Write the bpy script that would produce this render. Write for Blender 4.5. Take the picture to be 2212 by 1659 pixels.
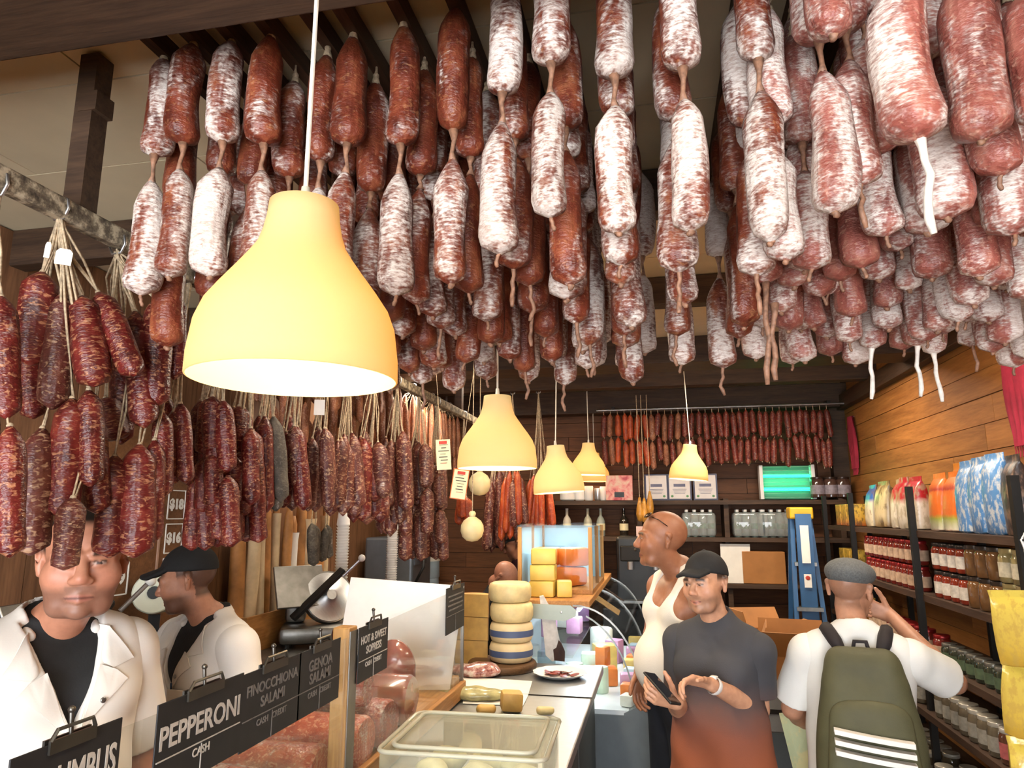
import bpy, bmesh, math, random
import numpy as np
from mathutils import Vector, Matrix, Euler
for _o in list(bpy.data.objects): bpy.data.objects.remove(_o)
SC = bpy.context.scene
COL = SC.collection
random.seed(7)
R = math.radians
# ------------------------------------------------------------------ camera
CAMZ = 1.85
_c = bpy.data.cameras.new('camera'); _c.lens = 36*1500/2212; _c.sensor_width = 36; _c.sensor_fit = 'HORIZONTAL'
_c.clip_start = 0.02; _c.clip_end = 100
CAM = bpy.data.objects.new('camera', _c); COL.objects.link(CAM)
CAM.location = (0, 0, CAMZ); CAM.rotation_euler = (R(90+10.6), 0, R(11.6))
SC.camera = CAM
# ------------------------------------------------------------------ world, daylight, exposure
SC.view_settings.view_transform = 'Standard'; SC.view_settings.look = 'None'
SC.view_settings.gamma = 1.0; SC.view_settings.use_curve_mapping = False
SC.view_settings.exposure = 0.40
SC.cycles.caustics_reflective = False; SC.cycles.caustics_refractive = False
SC.cycles.glossy_bounces = 3; SC.cycles.transmission_bounces = 4; SC.cycles.transparent_max_bounces = 16; SC.cycles.max_bounces = 6; SC.cycles.diffuse_bounces = 3; SC.cycles.use_adaptive_sampling = True; SC.cycles.use_light_tree = False; SC.cycles.adaptive_threshold = .08
W = bpy.data.worlds.new('sky'); SC.world = W; W.use_nodes = True
W.node_tree.nodes['Background'].inputs[0].default_value = (0.80, 0.88, 1.0, 1)
W.node_tree.nodes['Background'].inputs[1].default_value = 1.2
def area(name, loc, rot, sx, sy, power, color):
    l = bpy.data.lights.new(name, 'AREA'); l.shape = 'RECTANGLE'; l.size = sx; l.size_y = sy
    l.energy = power; l.color = color
    o = bpy.data.objects.new(name, l); COL.objects.link(o); o.location = loc; o.rotation_euler = [R(a) for a in rot]
    return o
# daylight coming in through the open shop front behind the camera
area('shopfront_daylight', (-0.3, -2.45, 1.6), (112, 0, 0), 3.6, 2.2, 270, (0.93, 0.96, 1.0))
# ceiling lights added out of view to brighten the room (tubes built further down)
ADDED_FIX = [(-.80, 2.86, 2.86), (-1.6, 4.86, 2.90), (1.0, 2.86, 2.86), (0.6, 4.86, 2.90)]
for _i, _p in enumerate(ADDED_FIX):
    area('added_ceiling_downlight', (_p[0], _p[1], _p[2]-0.05), (0, 0, R(0)) if _i % 2 == 0 else (0, 0, 90), 0.12, 1.1, (16, 36, 16, 32)[_i], (1.0, 0.86, 0.68))
    if _i % 2 == 0: area('added_ceiling_uplight', (_p[0], _p[1], _p[2]-0.012), (180, 0, 0), 0.05, 1.1, 9, (1.0, 0.86, 0.68))   # added upward light to brighten the ceiling
# ------------------------------------------------------------------ helpers
_F = Vector((-math.sin(R(11.6))*math.cos(R(10.6)), math.cos(R(11.6))*math.cos(R(10.6)), math.sin(R(10.6))))
_Rt = Vector((math.cos(R(11.6)), math.sin(R(11.6)), 0)); _U = _Rt.cross(_F)
def ray(x, y): return _F + _Rt*((x-1106)/1500) - _U*((y-829.5)/1500)
def atY(x, y, Y): d = ray(x, y); return Vector((0, 0, CAMZ)) + d*(Y/d.y)
def atX(x, y, X): d = ray(x, y); return Vector((0, 0, CAMZ)) + d*(X/d.x)
def atZ(x, y, Z): d = ray(x, y); return Vector((0, 0, CAMZ)) + d*((Z-CAMZ)/d.z)

def tag(o, label=None, cat=None, group=None, kind=None):
    if label: o['label'] = label
    if cat: o['category'] = cat
    if group: o['group'] = group
    if kind: o['kind'] = kind
    return o
def thing(name, label, cat, loc=(0, 0, 0), rz=0, group=None, rot=None):
    o = bpy.data.objects.new(name, None); o.empty_display_size = .05; COL.objects.link(o)
    o.location = loc; o.rotation_euler = rot if rot else (0, 0, rz)
    return tag(o, label, cat, group)
def link(name, me, parent=None, loc=None, rot=None, scale=None):
    o = bpy.data.objects.new(name, me); COL.objects.link(o)
    if parent: o.parent = parent
    if loc is not None: o.location = loc
    if rot is not None: o.rotation_euler = rot
    if scale is not None: o.scale = scale
    return o
def copy_tree(o, parent=None):
    c = o.copy(); COL.objects.link(c)
    if parent: c.parent = parent
    for ch in o.children: copy_tree(ch, c)
    return c
ORD = ['first','second','third','fourth','fifth','sixth','seventh','eighth','ninth','tenth','eleventh','twelfth','thirteenth','fourteenth','fifteenth',
       'sixteenth','seventeenth','eighteenth','nineteenth','twentieth','twenty-first','twenty-second','twenty-third','twenty-fourth','twenty-fifth','twenty-sixth','twenty-seventh','twenty-eighth','twenty-ninth','thirtieth','thirty-first','thirty-second','thirty-third','thirty-fourth','thirty-fifth','thirty-sixth']

class MB:
    """collects shapes into one mesh"""
    def __init__(s): s.v = []; s.f = []; s.mi = []; s.cur = 0
    def add(s, vs, fs):
        b = len(s.v); s.v += [tuple(v) for v in vs]; s.f += [tuple(i+b for i in f) for f in fs]; s.mi += [s.cur]*len(fs); return s
    def box(s, c, d, rot=None, bev=0):
        x, y, z = d[0]/2, d[1]/2, d[2]/2
        if bev:
            b = min(bev, x*.9, y*.9, z*.9); vs = []; 
            bm = bmesh.new(); bmesh.ops.create_cube(bm, size=1)
            for v in bm.verts: v.co = Vector((v.co.x*d[0], v.co.y*d[1], v.co.z*d[2]))
            bmesh.ops.bevel(bm, geom=bm.edges[:], offset=b, segments=2, affect='EDGES', profile=.5)
            bm.verts.index_update(); vs = [v.co.copy() for v in bm.verts]; fs = [[v.index for v in f.verts] for f in bm.faces]; bm.free()
        else:
            vs = [Vector(p) for p in ((-x,-y,-z),(x,-y,-z),(x,y,-z),(-x,y,-z),(-x,-y,z),(x,-y,z),(x,y,z),(-x,y,z))]
            fs = [(0,3,2,1),(4,5,6,7),(0,1,5,4),(1,2,6,5),(2,3,7,6),(3,0,4,7)]
        m = Euler(rot).to_matrix() if rot else Matrix.Identity(3)
        c = Vector(c)
        return s.add([m @ v + c for v in vs], fs)
    def lathe(s, prof, n=20, c=(0,0,0), axis=None, sx=1, sy=1, cap=True):
        """prof: (radius, height) list from bottom to top, around z"""
        vs = []; fs = []
        for r, z in prof:
            for k in range(n):
                a = 2*math.pi*k/n; vs.append(Vector((r*math.cos(a)*sx, r*math.sin(a)*sy, z)))
        for i in range(len(prof)-1):
            for k in range(n):
                k2 = (k+1) % n; fs.append((i*n+k, i*n+k2, (i+1)*n+k2, (i+1)*n+k))
        if cap:
            if prof[0][0] > 1e-6: fs.append(tuple(range(n-1, -1, -1)))
            if prof[-1][0] > 1e-6: fs.append(tuple((len(prof)-1)*n+k for k in range(n)))
        m = Vector((0,0,1)).rotation_difference(Vector(axis)).to_matrix() if axis else Matrix.Identity(3)
        c = Vector(c)
        return s.add([m @ v + c for v in vs], fs)
    def cyl(s, a, b, r, r2=None, n=12):
        a = Vector(a); b = Vector(b); L = (b-a).length
        return s.lathe([(r, 0), (r if r2 is None else r2, L)], n, a, (b-a)/L)
    def tube(s, pts, rs, n=8, cap=True):
        pts = [Vector(p) for p in pts]
        if not hasattr(rs, '__len__'): rs = [rs]*len(pts)
        vs = []; fs = []; up = None
        for i, p in enumerate(pts):
            t = (pts[min(i+1, len(pts)-1)]-pts[max(i-1, 0)]).normalized()
            if up is None: up = t.orthogonal().normalized()
            up = (up - t*up.dot(t)).normalized(); sd = t.cross(up)
            for k in range(n):
                a = 2*math.pi*k/n; vs.append(p + (up*math.cos(a)+sd*math.sin(a))*rs[i])
        for i in range(len(pts)-1):
            for k in range(n):
                k2 = (k+1) % n; fs.append((i*n+k, i*n+k2, (i+1)*n+k2, (i+1)*n+k))
        if cap: fs.append(tuple(range(n-1, -1, -1))); fs.append(tuple((len(pts)-1)*n+k for k in range(n)))
        return s.add(vs, fs)
    def sphere(s, c, r, nu=14, nv=9, rot=None):
        if not hasattr(r, '__len__'): r = (r, r, r)
        vs = [(0,0,-1)]; fs = []
        for j in range(1, nv):
            b = -math.pi/2+math.pi*j/nv
            for i in range(nu):
                a = 2*math.pi*i/nu; vs.append((math.cos(a)*math.cos(b), math.sin(a)*math.cos(b), math.sin(b)))
        vs.append((0,0,1)); T = len(vs)-1
        for i in range(nu):
            i2 = (i+1) % nu; fs.append((0, 1+i2, 1+i)); fs.append((T, 1+(nv-2)*nu+i, 1+(nv-2)*nu+i2))
            for j in range(nv-2): fs.append((1+j*nu+i, 1+j*nu+i2, 1+(j+1)*nu+i2, 1+(j+1)*nu+i))
        m = Euler(rot).to_matrix() if rot else Matrix.Identity(3); c = Vector(c)
        return s.add([m @ Vector((v[0]*r[0], v[1]*r[1], v[2]*r[2])) + c for v in vs], fs)
    def prism(s, poly, thick, m=None):
        """poly in xy extruded along z by thick, then matrix m (4x4)"""
        n = len(poly); vs = [Vector((p[0], p[1], 0)) for p in poly]+[Vector((p[0], p[1], thick)) for p in poly]
        fs = [tuple(range(n-1, -1, -1)), tuple(range(n, 2*n))]+[(i, (i+1) % n, n+(i+1) % n, n+i) for i in range(n)]
        if m: vs = [m @ v for v in vs]
        return s.add(vs, fs)
    def mesh(s, name, mats, smooth=False, recalc=True):
        me = bpy.data.meshes.new(name); me.from_pydata(s.v, [], s.f)
        if not isinstance(mats, (list, tuple)): mats = [mats]
        for m in mats: me.materials.append(m)
        if len(mats) > 1: me.polygons.foreach_set('material_index', s.mi)
        if recalc:
            bm = bmesh.new(); bm.from_mesh(me); bmesh.ops.recalc_face_normals(bm, faces=bm.faces[:]); bm.to_mesh(me); bm.free()
        if smooth:
            me.polygons.foreach_set('use_smooth', [True]*len(me.polygons))
            if smooth != 'all': me.set_sharp_from_angle(angle=R(40))
        me.update(); return me
    def build(s, name, mats, parent=None, loc=None, rot=None, smooth=False):
        return link(name, s.mesh(name, mats, smooth), parent, loc, rot)
def text_mesh(body, size, m, extrude=.0006, bold=0.0, align='CENTER', squeeze=1.0):
    cu = bpy.data.curves.new('lettering', 'FONT'); cu.body = body; cu.size = size; cu.extrude = extrude; cu.offset = bold
    cu.align_x = align; cu.align_y = 'CENTER'; cu.resolution_u = 3
    o = bpy.data.objects.new('lettering', cu); COL.objects.link(o)
    dg = bpy.context.evaluated_depsgraph_get(); me = bpy.data.meshes.new_from_object(o.evaluated_get(dg))
    bpy.data.objects.remove(o); bpy.data.curves.remove(cu)
    me.materials.clear(); me.materials.append(m)
    if squeeze != 1: me.transform(Matrix.Diagonal((squeeze, 1, 1, 1)))
    return me

# ------------------------------------------------------------------ materials
def lin(c):
    if isinstance(c, str): c = tuple(int(c[i:i+2], 16)/255 for i in (0, 2, 4))
    return tuple(x/12.92 if x <= .04045 else ((x+.055)/1.055)**2.4 for x in c[:3])+(1,)
class NT:
    def __init__(s, name, base=(1, 1, 1)):
        s.base = base; s.m = bpy.data.materials.new(name); s.m.use_nodes = True; s.t = s.m.node_tree; s.b = s.t.nodes['Principled BSDF']; s.out = s.t.nodes['Material Output']
    def n(s, typ, ins=None, **kw):
        x = s.t.nodes.new(typ)
        for k, v in kw.items(): setattr(x, k, v)
        for k, v in (ins or {}).items():
            i = x.inputs[k]
            if hasattr(v, 'is_output') or isinstance(v, bpy.types.NodeSocket): s.t.links.new(v, i)
            else: i.default_value = v
        return x
    def set(s, k, v):
        i = s.b.inputs[k]
        if isinstance(v, bpy.types.NodeSocket): s.t.links.new(v, i)
        else: i.default_value = v
    def obj(s, scale=(1, 1, 1), rnd=True):
        tc = s.n('ShaderNodeTexCoord')
        mp = s.n('ShaderNodeMapping', {'Vector': tc.outputs['Object'], 'Scale': tuple(a*b for a, b in zip(scale, s.base))})
        if rnd:
            oi = s.n('ShaderNodeObjectInfo'); mu = s.n('ShaderNodeMath', {0: oi.outputs['Random'], 1: 37.0}, operation='MULTIPLY')
            cb = s.n('ShaderNodeCombineXYZ', {0: mu.outputs[0], 1: mu.outputs[0], 2: mu.outputs[0]})
            ad = s.n('ShaderNodeVectorMath', {0: mp.outputs[0], 1: cb.outputs[0]}, operation='ADD'); return ad.outputs[0]
        return mp.outputs[0]
    def noise(s, vec, scale, detail=3, rough=.55, dist=0):
        return s.n('ShaderNodeTexNoise', {'Vector': vec, 'Scale': scale, 'Detail': detail, 'Roughness': rough, 'Distortion': dist}).outputs['Fac']
    def ramp(s, fac, stops):
        r = s.n('ShaderNodeValToRGB', {'Fac': fac}); e = r.color_ramp.elements
        while len(e) < len(stops): e.new(.5)
        for q, (p, c) in zip(e, stops): q.position = p; q.color = lin(c) if (isinstance(c, str) or len(c) == 3) else c
        return r.outputs['Color']
    def mix(s, fac, a, b, mode='MIX'):
        x = s.n('ShaderNodeMix', data_type='RGBA', blend_type=mode)
        for i, v in ((0, fac), (6, a), (7, b)):
            if isinstance(v, bpy.types.NodeSocket): s.t.links.new(v, x.inputs[i])
            else: x.inputs[i].default_value = v if i == 0 else (lin(v) if (isinstance(v, str) or len(v) == 3) else v)
        return x.outputs[2]
    def mth(s, op, a, b=0.0, c=0.0, clamp=False):
        return s.n('ShaderNodeMath', {0: a, 1: b, 2: c}, operation=op, use_clamp=clamp).outputs[0]
    def bump(s, h, strength=.3, dist=.004):
        s.set('Normal', s.n('ShaderNodeBump', {'Height': h, 'Strength': strength, 'Distance': dist}).outputs[0])
def mat(name, c, rough=.5, metal=0.0, var=.12, vs=12, bump=0.0, bs=60, spec=.5, alpha=1, trans=0, emit=None, es=0, coat=0, sss=0, stretch=(1,1,1), rndtint=0.0):
    k = NT(name); col = lin(c) if (isinstance(c, str) or len(c) == 3) else c
    if var:
        v = k.obj(stretch); f = k.noise(v, vs, 4)
        dark = tuple(x*(1-var*1.6) for x in col[:3])+(1,); lite = tuple(min(1, x*(1+var)+.01*var) for x in col[:3])+(1,)
        cc = k.ramp(f, [(.3, dark), (.7, lite)])
        if rndtint:
            oi = k.n('ShaderNodeObjectInfo'); hs = k.n('ShaderNodeHueSaturation', {'Color': cc, 'Value': k.mth('MULTIPLY_ADD', oi.outputs['Random'], rndtint*2, 1-rndtint)}); cc = hs.outputs[0]
        k.set('Base Color', cc)
        if bump: k.bump(k.noise(k.obj(stretch), bs, 3), bump)
    else: k.set('Base Color', col)
    k.set('Roughness', rough); k.set('Metallic', metal); k.set('Specular IOR Level', spec); k.set('Alpha', alpha); k.set('Transmission Weight', trans)
    k.set('Coat Weight', coat)
    if sss: k.set('Subsurface Weight', sss); k.set('Subsurface Radius', (.01, .004, .002)); k.set('Subsurface Scale', 1.0)
    if emit: k.set('Emission Color', lin(emit)); k.set('Emission Strength', es)
    return k.m
def thin_glass(name, tint=(1, 1, 1), refl=1.0, haze=0.0, hazec='ffffff'):
    """thin clear sheet: transparent with a Fresnel reflection"""
    k = NT(name); k.t.nodes.remove(k.b)
    tr = k.n('ShaderNodeBsdfTransparent', {'Color': tuple(tint)+(1,)}); gl = k.n('ShaderNodeBsdfGlossy', {'Roughness': .03})
    fr = k.n('ShaderNodeFresnel', {'IOR': 1.45}); fac = k.mth('MULTIPLY', fr.outputs[0], refl, clamp=True)
    mx = k.n('ShaderNodeMixShader', {0: fac, 1: tr.outputs[0], 2: gl.outputs[0]}); last = mx
    if haze:
        df = k.n('ShaderNodeBsdfDiffuse', {'Color': lin(hazec)}); last = k.n('ShaderNodeMixShader', {0: haze, 1: mx.outputs[0], 2: df.outputs[0]})
    k.t.links.new(last.outputs[0], k.out.inputs[0]); return k.m
def wood(name, c1, c2, scale=1.0, axis=0, rough=.6, tint=.15):
    k = NT(name); st = [14*scale]*3; st[axis] = 1.2*scale
    v = k.obj(st); g = k.noise(v, 2.2, 5, .62, .6); fine = k.noise(v, 9, 3, .6)
    cc = k.ramp(g, [(.3, c1), (.68, c2)]); cc = k.mix(.3, cc, k.ramp(fine, [(.35, c1), (.65, c2)]))
    oi = k.n('ShaderNodeObjectInfo')
    hs = k.n('ShaderNodeHueSaturation', {'Color': cc, 'Value': k.mth('MULTIPLY_ADD', oi.outputs['Random'], tint*2, 1-tint)})
    k.set('Base Color', hs.outputs[0]); k.set('Roughness', rough); k.set('Specular IOR Level', .3); k.bump(fine, .15); return k.m

def salami_mat(name, reds, fat, mold_bias, flecks=.25, gloss=.42, base=(1, 1, 1)):
    """cured sausage: mottled red meat with fat flecks, white mould bloom whose cover is the object's own colour alpha"""
    k = NT(name, base); oi = k.n('ShaderNodeObjectInfo')
    v = k.obj((1, 1, .55)); meat = k.ramp(k.noise(v, 26, 2, .6), [(.25, reds[0]), (.55, reds[1]), (.8, reds[2])])
    fn = k.noise(k.obj((1, 1, 1.5)), 75, 2, .5, .8)
    fl = k.ramp(fn, [(.60-flecks*.12, (0, 0, 0)), (.72-flecks*.12, (1, 1, 1))])
    c1 = k.mix(k.mth('MULTIPLY', fl, flecks*1.25, clamp=True), meat, fat)
    m1 = k.noise(k.obj((1, 1, .35)), 15, 3, .68, .4); m2 = k.noise(k.obj((.5, .5, 1.6)), 115, 2, .75)
    ms = k.mth('ADD', k.mth('MULTIPLY_ADD', m1, 1.35, -.175), k.mth('MULTIPLY_ADD', m2, .6, -.3))
    # mould cover from the red channel of the object colour, 0 bare .. 1 white all over
    sep = k.n('ShaderNodeSeparateColor', {0: oi.outputs['Color']})
    th = k.mth('MULTIPLY_ADD', sep.outputs[0], .42, mold_bias+.06)
    d = k.mth('ADD', ms, th); mk = k.ramp(d, [(.70, (0, 0, 0)), (.80, (.45, .45, .45)), (.98, (1, 1, 1))])
    mcol = k.ramp(m2, [(.3, 'b49c8e'), (.62, 'ddd2c8')])
    cc = k.mix(k.mth('MULTIPLY', mk, .93), c1, mcol)
    hs = k.n('ShaderNodeHueSaturation', {'Color': cc, 'Value': k.mth('MULTIPLY_ADD', oi.outputs['Random'], .3, .85)})
    k.set('Base Color', hs.outputs[0])
    k.set('Roughness', k.mth('MULTIPLY_ADD', mk, .35, gloss)); k.set('Specular IOR Level', .45)
    gv = k.noise(k.obj((1, 1, .12)), 85, 1, .5)
    k.bump(k.mth('ADD', k.mth('MULTIPLY', gv, .9), k.noise(k.obj((1, 1, 1.8)), 75, 2, .7)), .6, .005)
    return k.m
M = {}
SB = (.03, .03, .32)
M['salami'] = salami_mat('cured_salami', ('46190f', '72321f', '985838'), 'c08a5c', .03, .22)
M['salami_pink'] = salami_mat('pink_cured_salami', ('6a342c', '925044', 'ac7260'), 'd0a48c', .08, .3)
M['sausage'] = salami_mat('dry_red_sausage', ('3c0e0d', '621c18', '7e3226'), 'b8805c', -.12, .5, .36, SB)
M['sausage_brown'] = salami_mat('dry_brown_sausage', ('3a1612', '5c2a22', '7a4634'), 'c09a78', -.08, .5, .42, SB)
M['sausage_pale'] = salami_mat('dry_pale_sausage', ('5a3020', '8a5236', 'a87048'), 'c8a080', -.05, .4, .5, SB)
M['chorizo'] = salami_mat('orange_chorizo', ('6e2210', 'a3401e', 'c06430'), 'd89050', -.2, .3, .35, SB)
M['sausage_grey'] = salami_mat('ash_coated_sausage', ('37302a', '524a40', '6e6456'), '8a8270', -.1, .3, .7, SB)
M['casing'] = mat('casing_knot', '8e664e', .6, var=.3, vs=90)
M['casing_white'] = mat('white_casing_tail', 'e6ddd0', .6, var=.15, vs=60)
M['twine'] = mat('butcher_twine', 'b8a284', .85, var=.3, vs=120)
M['beam'] = wood('dark_beam_wood', '2c1f17', '56402f', 1, 0)
M['beam_y'] = wood('dark_slat_wood', '2a1c12', '50392a', 1, 1)
M['plank_y'] = wood('wall_plank_wood', '7a4a22', 'a8703a', .8, 1, .55)
M['plank_x'] = wood('back_plank_wood', '4a2e18', '74482a', .8, 0, .6)
M['plank_left'] = wood('left_plank_wood', '5a3c28', '8a6244', .8, 2, .6)
M['ceil'] = mat('ceiling_board', 'd6c6a4', .8, var=.06, vs=3)
M['groove'] = mat('dark_groove', '1a120c', .9, var=0)
M['steel'] = mat('brushed_steel', 'c4c6c8', .38, 1.0, var=.06, vs=30, stretch=(1, 12, 1))
M['steel_dark'] = mat('worn_steel', '8c8a86', .35, .9, var=.15, vs=14)
M['black'] = mat('black_plastic', '141414', .45, var=.15)
M['white_plastic'] = mat('white_plastic', 'e4e0da', .45, var=.03)
M['paper'] = mat('white_paper', 'ece8e0', .8, var=.04)
M['glass'] = thin_glass('case_glass', (.97, .98, .97), .16, .05, 'cfc8bd')
M['glass_clear'] = thin_glass('clear_glass', (.97, .99, .99), .3)
# ================================================================== the room
XL, XR, YF, YB, ZC = -2.5, 1.65, -2.6, 6.6, 2.97
def slab(name, c, d, m, parent=None):
    o = MB().box(c, d).build(name, m, parent)
    if not parent: o['kind'] = 'structure'
    return o
# floor of wooden boards, the ones in the aisle as single planks
M['floor_plank'] = wood('floor_plank_wood', '6a4e38', '92745a', .7, 1, .5)
fl = slab('floor', ((XL+XR)/2, (YF+YB)/2, -.05), (XR-XL+.2, YB-YF+.2, .08), M['groove'])
_fm = [MB().box((0, 0, 0), (.135, L, .02)).mesh('floor_plank', M['floor_plank']) for L in (1.796, 1.196)]
for i in range(30):
    y = YF; k = i % 2
    x = XL+.07+i*.138
    while y < YB-.3:
        L = 1.8 if k % 2 == 0 else 1.2
        link('floor_plank', _fm[k % 2], fl, (x, y+L/2, 0)); y += L; k += 1
# walls
wr = slab('wall_right', (XR+.06, (YF+YB)/2, ZC/2), (.1, YB-YF+.2, ZC), M['groove'])
for j in range(21):
    z = .14+j*.135; y = 0.2+.7*((j*5) % 3)*.6-.9
    while y < YB:
        L = (1.9, 1.35, 2.3)[(j+int(y*3)) % 3]; y2 = min(y+L, YB); z2 = min(z+.131, ZC)
        MB().box((XR+random.uniform(-.002, .004), (y+y2)/2, (z+z2)/2), (.024, y2-y-.004, z2-z)).build('wall_plank', M['plank_y'], wr); y = y2
wb = slab('wall_back', ((XL+XR)/2, YB+.06, ZC/2), (XR-XL+.2, .1, ZC), M['groove'])
for j in range(21):
    z = .14+j*.135; x = XL+.5*(j % 3)-.9
    while x < XR:
        L = (1.6, 1.1, 2.0)[(j*2+int(x*2)) % 3]; x2 = min(x+L, XR); x1 = max(x, XL); z2 = min(z+.131, ZC)
        if x2-x1 > .03: MB().box(((x1+x2)/2, YB+random.uniform(-.003, .003), (z+z2)/2), (x2-x1-.004, .024, z2-z)).build('wall_plank', M['plank_x'], wb)
        x = x+L
wl = slab('wall_left', (XL-.06, (YF+YB)/2, ZC/2), (.1, YB-YF+.2, ZC), M['groove'])
_lp = MB().box((0, 0, 0), (.024, .156, 2.95)).mesh('wall_plank', M['plank_left'])
for j in range(42): link('wall_plank', _lp, wl, (XL+random.uniform(-.003, .003), .1+j*.16, 1.49))
# front wall around the open shop front behind the camera
wf = slab('wall_front', (XL+.22, YF-.05, ZC/2), (.45, .1, ZC), M['plank_x'])
slab('wall_front_pier', (XR-.2, YF-.05, ZC/2), (.45, .1, ZC), M['plank_x'], wf); slab('wall_front_lintel', ((XL+XR)/2, YF-.05, 2.93), (XR-XL, .1, .1), M['plank_x'], wf)
slab('wall_front_sill', ((XL+XR)/2, YF-.05, .25), (XR-XL, .1, .5), M['plank_x'], wf)
# ceiling boards
cl = slab('ceiling', ((XL+XR)/2, (YF+YB)/2, ZC+.06), (XR-XL+.2, YB-YF+.2, .06), M['groove'])
_cm = MB().box((0, 0, 0), (1.194, .394, .02)).mesh('ceiling_board', M['ceil'])
for j in range(24):
    for i in range(5):
        x = XL+.2+i*1.2+(j % 2)*.6-.3
        if x < XR+.4: link('ceiling_board', _cm, cl, (x, YF+.2+j*.4, ZC+.012))
# crossing beams and joists
def beam(label, y0, y1, z0, x0=XL, x1=XR, m='beam', zt=None):
    o = MB().box(((x0+x1)/2, (y0+y1)/2, (z0+(zt or ZC))/2), (x1-x0, y1-y0, (zt or ZC)-z0), bev=.006).build('ceiling_beam', M[m])
    tag(o, label, 'beam')
beam('massive dark ceiling beam nearest the viewer, above the big pendant lamp', .84, 1.03, 2.75)
beam('dark ceiling joist at the far ends of the salami rods', 2.17, 2.25, 2.82)
beam('slim dark ceiling joist second behind the salami rows', 3.26, 3.34, 2.83)
beam('broad dark ceiling beam in front of the second pendant lamp row', 4.45, 4.75, 2.80)
beam('grey brown timber beam along the top of the back wall above small sausages', 6.36, 6.54, 2.76)
beam('low dark crossbeam between the broad beam and the back wall', 5.5, 5.62, 2.84)
o = MB().box((XR-.04, 2.0+1.9, 2.80), (.07, 5.2, .12), bev=.005).build('trim_1', M['beam_y']); o['kind'] = 'structure'
o = MB().box((XR-.07, YB-.07, 1.48), (.14, .12, 2.97)).build('trim_2', M['beam']); o['kind'] = 'structure'
# housings and tubes for the added, unseen ceiling lights
mt = mat('warm_tube', 'fff2dc', .4, var=0, emit='ffe2b8', es=6)
for i, p in enumerate(ADDED_FIX):
    t = thing('added_ceiling_fixture', ('added fluorescent ceiling light above the counter, unseen behind the salami rows', 'added unseen fluorescent ceiling light above the back work counter', 'added unseen fluorescent ceiling light above the customer aisle', 'added unseen fluorescent ceiling light near the back shelves')[i], 'ceiling light', p, 0 if i % 2 == 0 else R(90))
    MB().box((0, 0, .03), (.14, 1.2, .04), bev=.006).build('housing', M['white_plastic'], t)
    MB().cyl((0, -.56, -.015), (0, .56, -.015), .014).build('tube', mt, t, smooth=True)
# slats that carry the salami, running from the first beam to the joist
RODX = [-1.092, -.992, -.902, -.808, -.70, -.624, -.502, -.38, -.263, -.163, -.049, .076, .211]
RODR = [.33+.105*i for i in range(11)]
_rm = MB().box((0, 0, 0), (.026, 1.14, .045)).mesh('wooden_rod', M['beam_y'])
for i, x in enumerate(RODX+RODR):
    o = link('wooden_rod', _rm, None, (x, 1.6, 2.925))
    tag(o, f'dark wooden slat carrying the {ORD[i]} file of salami counted from the sausage rail', 'slat', 'slats carrying the salami')
_rm2 = MB().box((0, 0, 0), (.026, .8, .045)).mesh('wooden_rod', M['beam_y'])
# ================================================================== salami chains hanging from the ceiling slats
def link_mesh(name, m, L, r, seed, pointed=.35, n=18, rings=16):
    """one salami: top end tied at z=0, hanging down to z=-L"""
    rr = random.Random(seed); ph = [rr.uniform(0, 6.28) for _ in range(6)]; vs = []; fs = []
    bend = rr.uniform(-.012, .012); bend2 = rr.uniform(-.012, .012)
    for i in range(rings+1):
        u = i/rings
        top = min(1, (u/(.14+pointed*.16)))**.6 if u > 0 else 0; bot = (1-(1-min(1, (1-u)/.14))**2.4)**.5 if u < 1 else 0
        q = r*max(.16 if u <= .5 else .1, top*bot)*(1+.05*math.sin(ph[0]+u*5)+.03*math.sin(ph[1]+u*11))*(.96+.05*u)
        cx = bend*math.sin(u*3.1); cyy = bend2*math.sin(u*3.1)
        for k in range(n):
            a = 2*math.pi*k/n
            w = 1+.03*math.sin(2*a+ph[2]+u*2)+.025*math.sin(3*a+ph[3]-u*3)+.02*math.sin(6*a+ph[4]+9*u)+rr.uniform(-.012, .012)
            vs.append((q*w*math.cos(a)+cx, q*w*math.sin(a)+cyy, -u*L))
    for i in range(rings):
        for k in range(n): fs.append((i*n+k, (i+1)*n+k, (i+1)*n+(k+1) % n, i*n+(k+1) % n))
    fs.append(tuple(range(n))); fs.append(tuple(rings*n+k for k in range(n-1, -1, -1)))
    return MB().add(vs, fs).mesh(name, m, 'all')
SAL = [link_mesh('salami', M['salami'], .25+.02*(i % 3), .034+.002*(i % 2), 10+i, (.2, .6, .4, .3, .7, .5)[i % 6]) for i in range(8)]
SALP = [link_mesh('salami', M['salami_pink'], .24+.025*(i % 3), .041+.004*(i % 2), 40+i, (.3, .7, .5)[i % 3]) for i in range(7)]
TIE = MB().tube([(0, 0, .004), (.002, 0, -.02), (-.002, .001, -.045), (0, 0, -.066)], [.011, .005, .0045, .010], 7).mesh('casing_tie', M['casing'], 'all')
KNOT = MB().tube([(0, 0, .075), (.001, 0, .03), (0, 0, .012), (0, 0, -.012)], [.002, .003, .006, .012], 7).sphere((0, 0, .014), .008, 8, 6).mesh('tie_string', M['twine'], 'all')
def tail_mesh(L, seed, r=.007, m='casing'):
    rr = random.Random(seed); pts = []; x = y = 0
    for i in range(8): pts.append((x, y, .012-L*i/7)); x += rr.uniform(-.006, .006); y += rr.uniform(-.004, .004)
    return MB().tube(pts, [r*1.3, r*.8, r*.7, r*.8, r*.75, r*.8, r*.9, r*.6], 7).mesh('casing_tail', M[m], 'all')
TAILS = [tail_mesh(.016, 1), tail_mesh(.035, 2, .005), tail_mesh(.09, 3, .006), tail_mesh(.16, 4, .008, 'casing_white'), tail_mesh(.24, 5, .008)]
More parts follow.
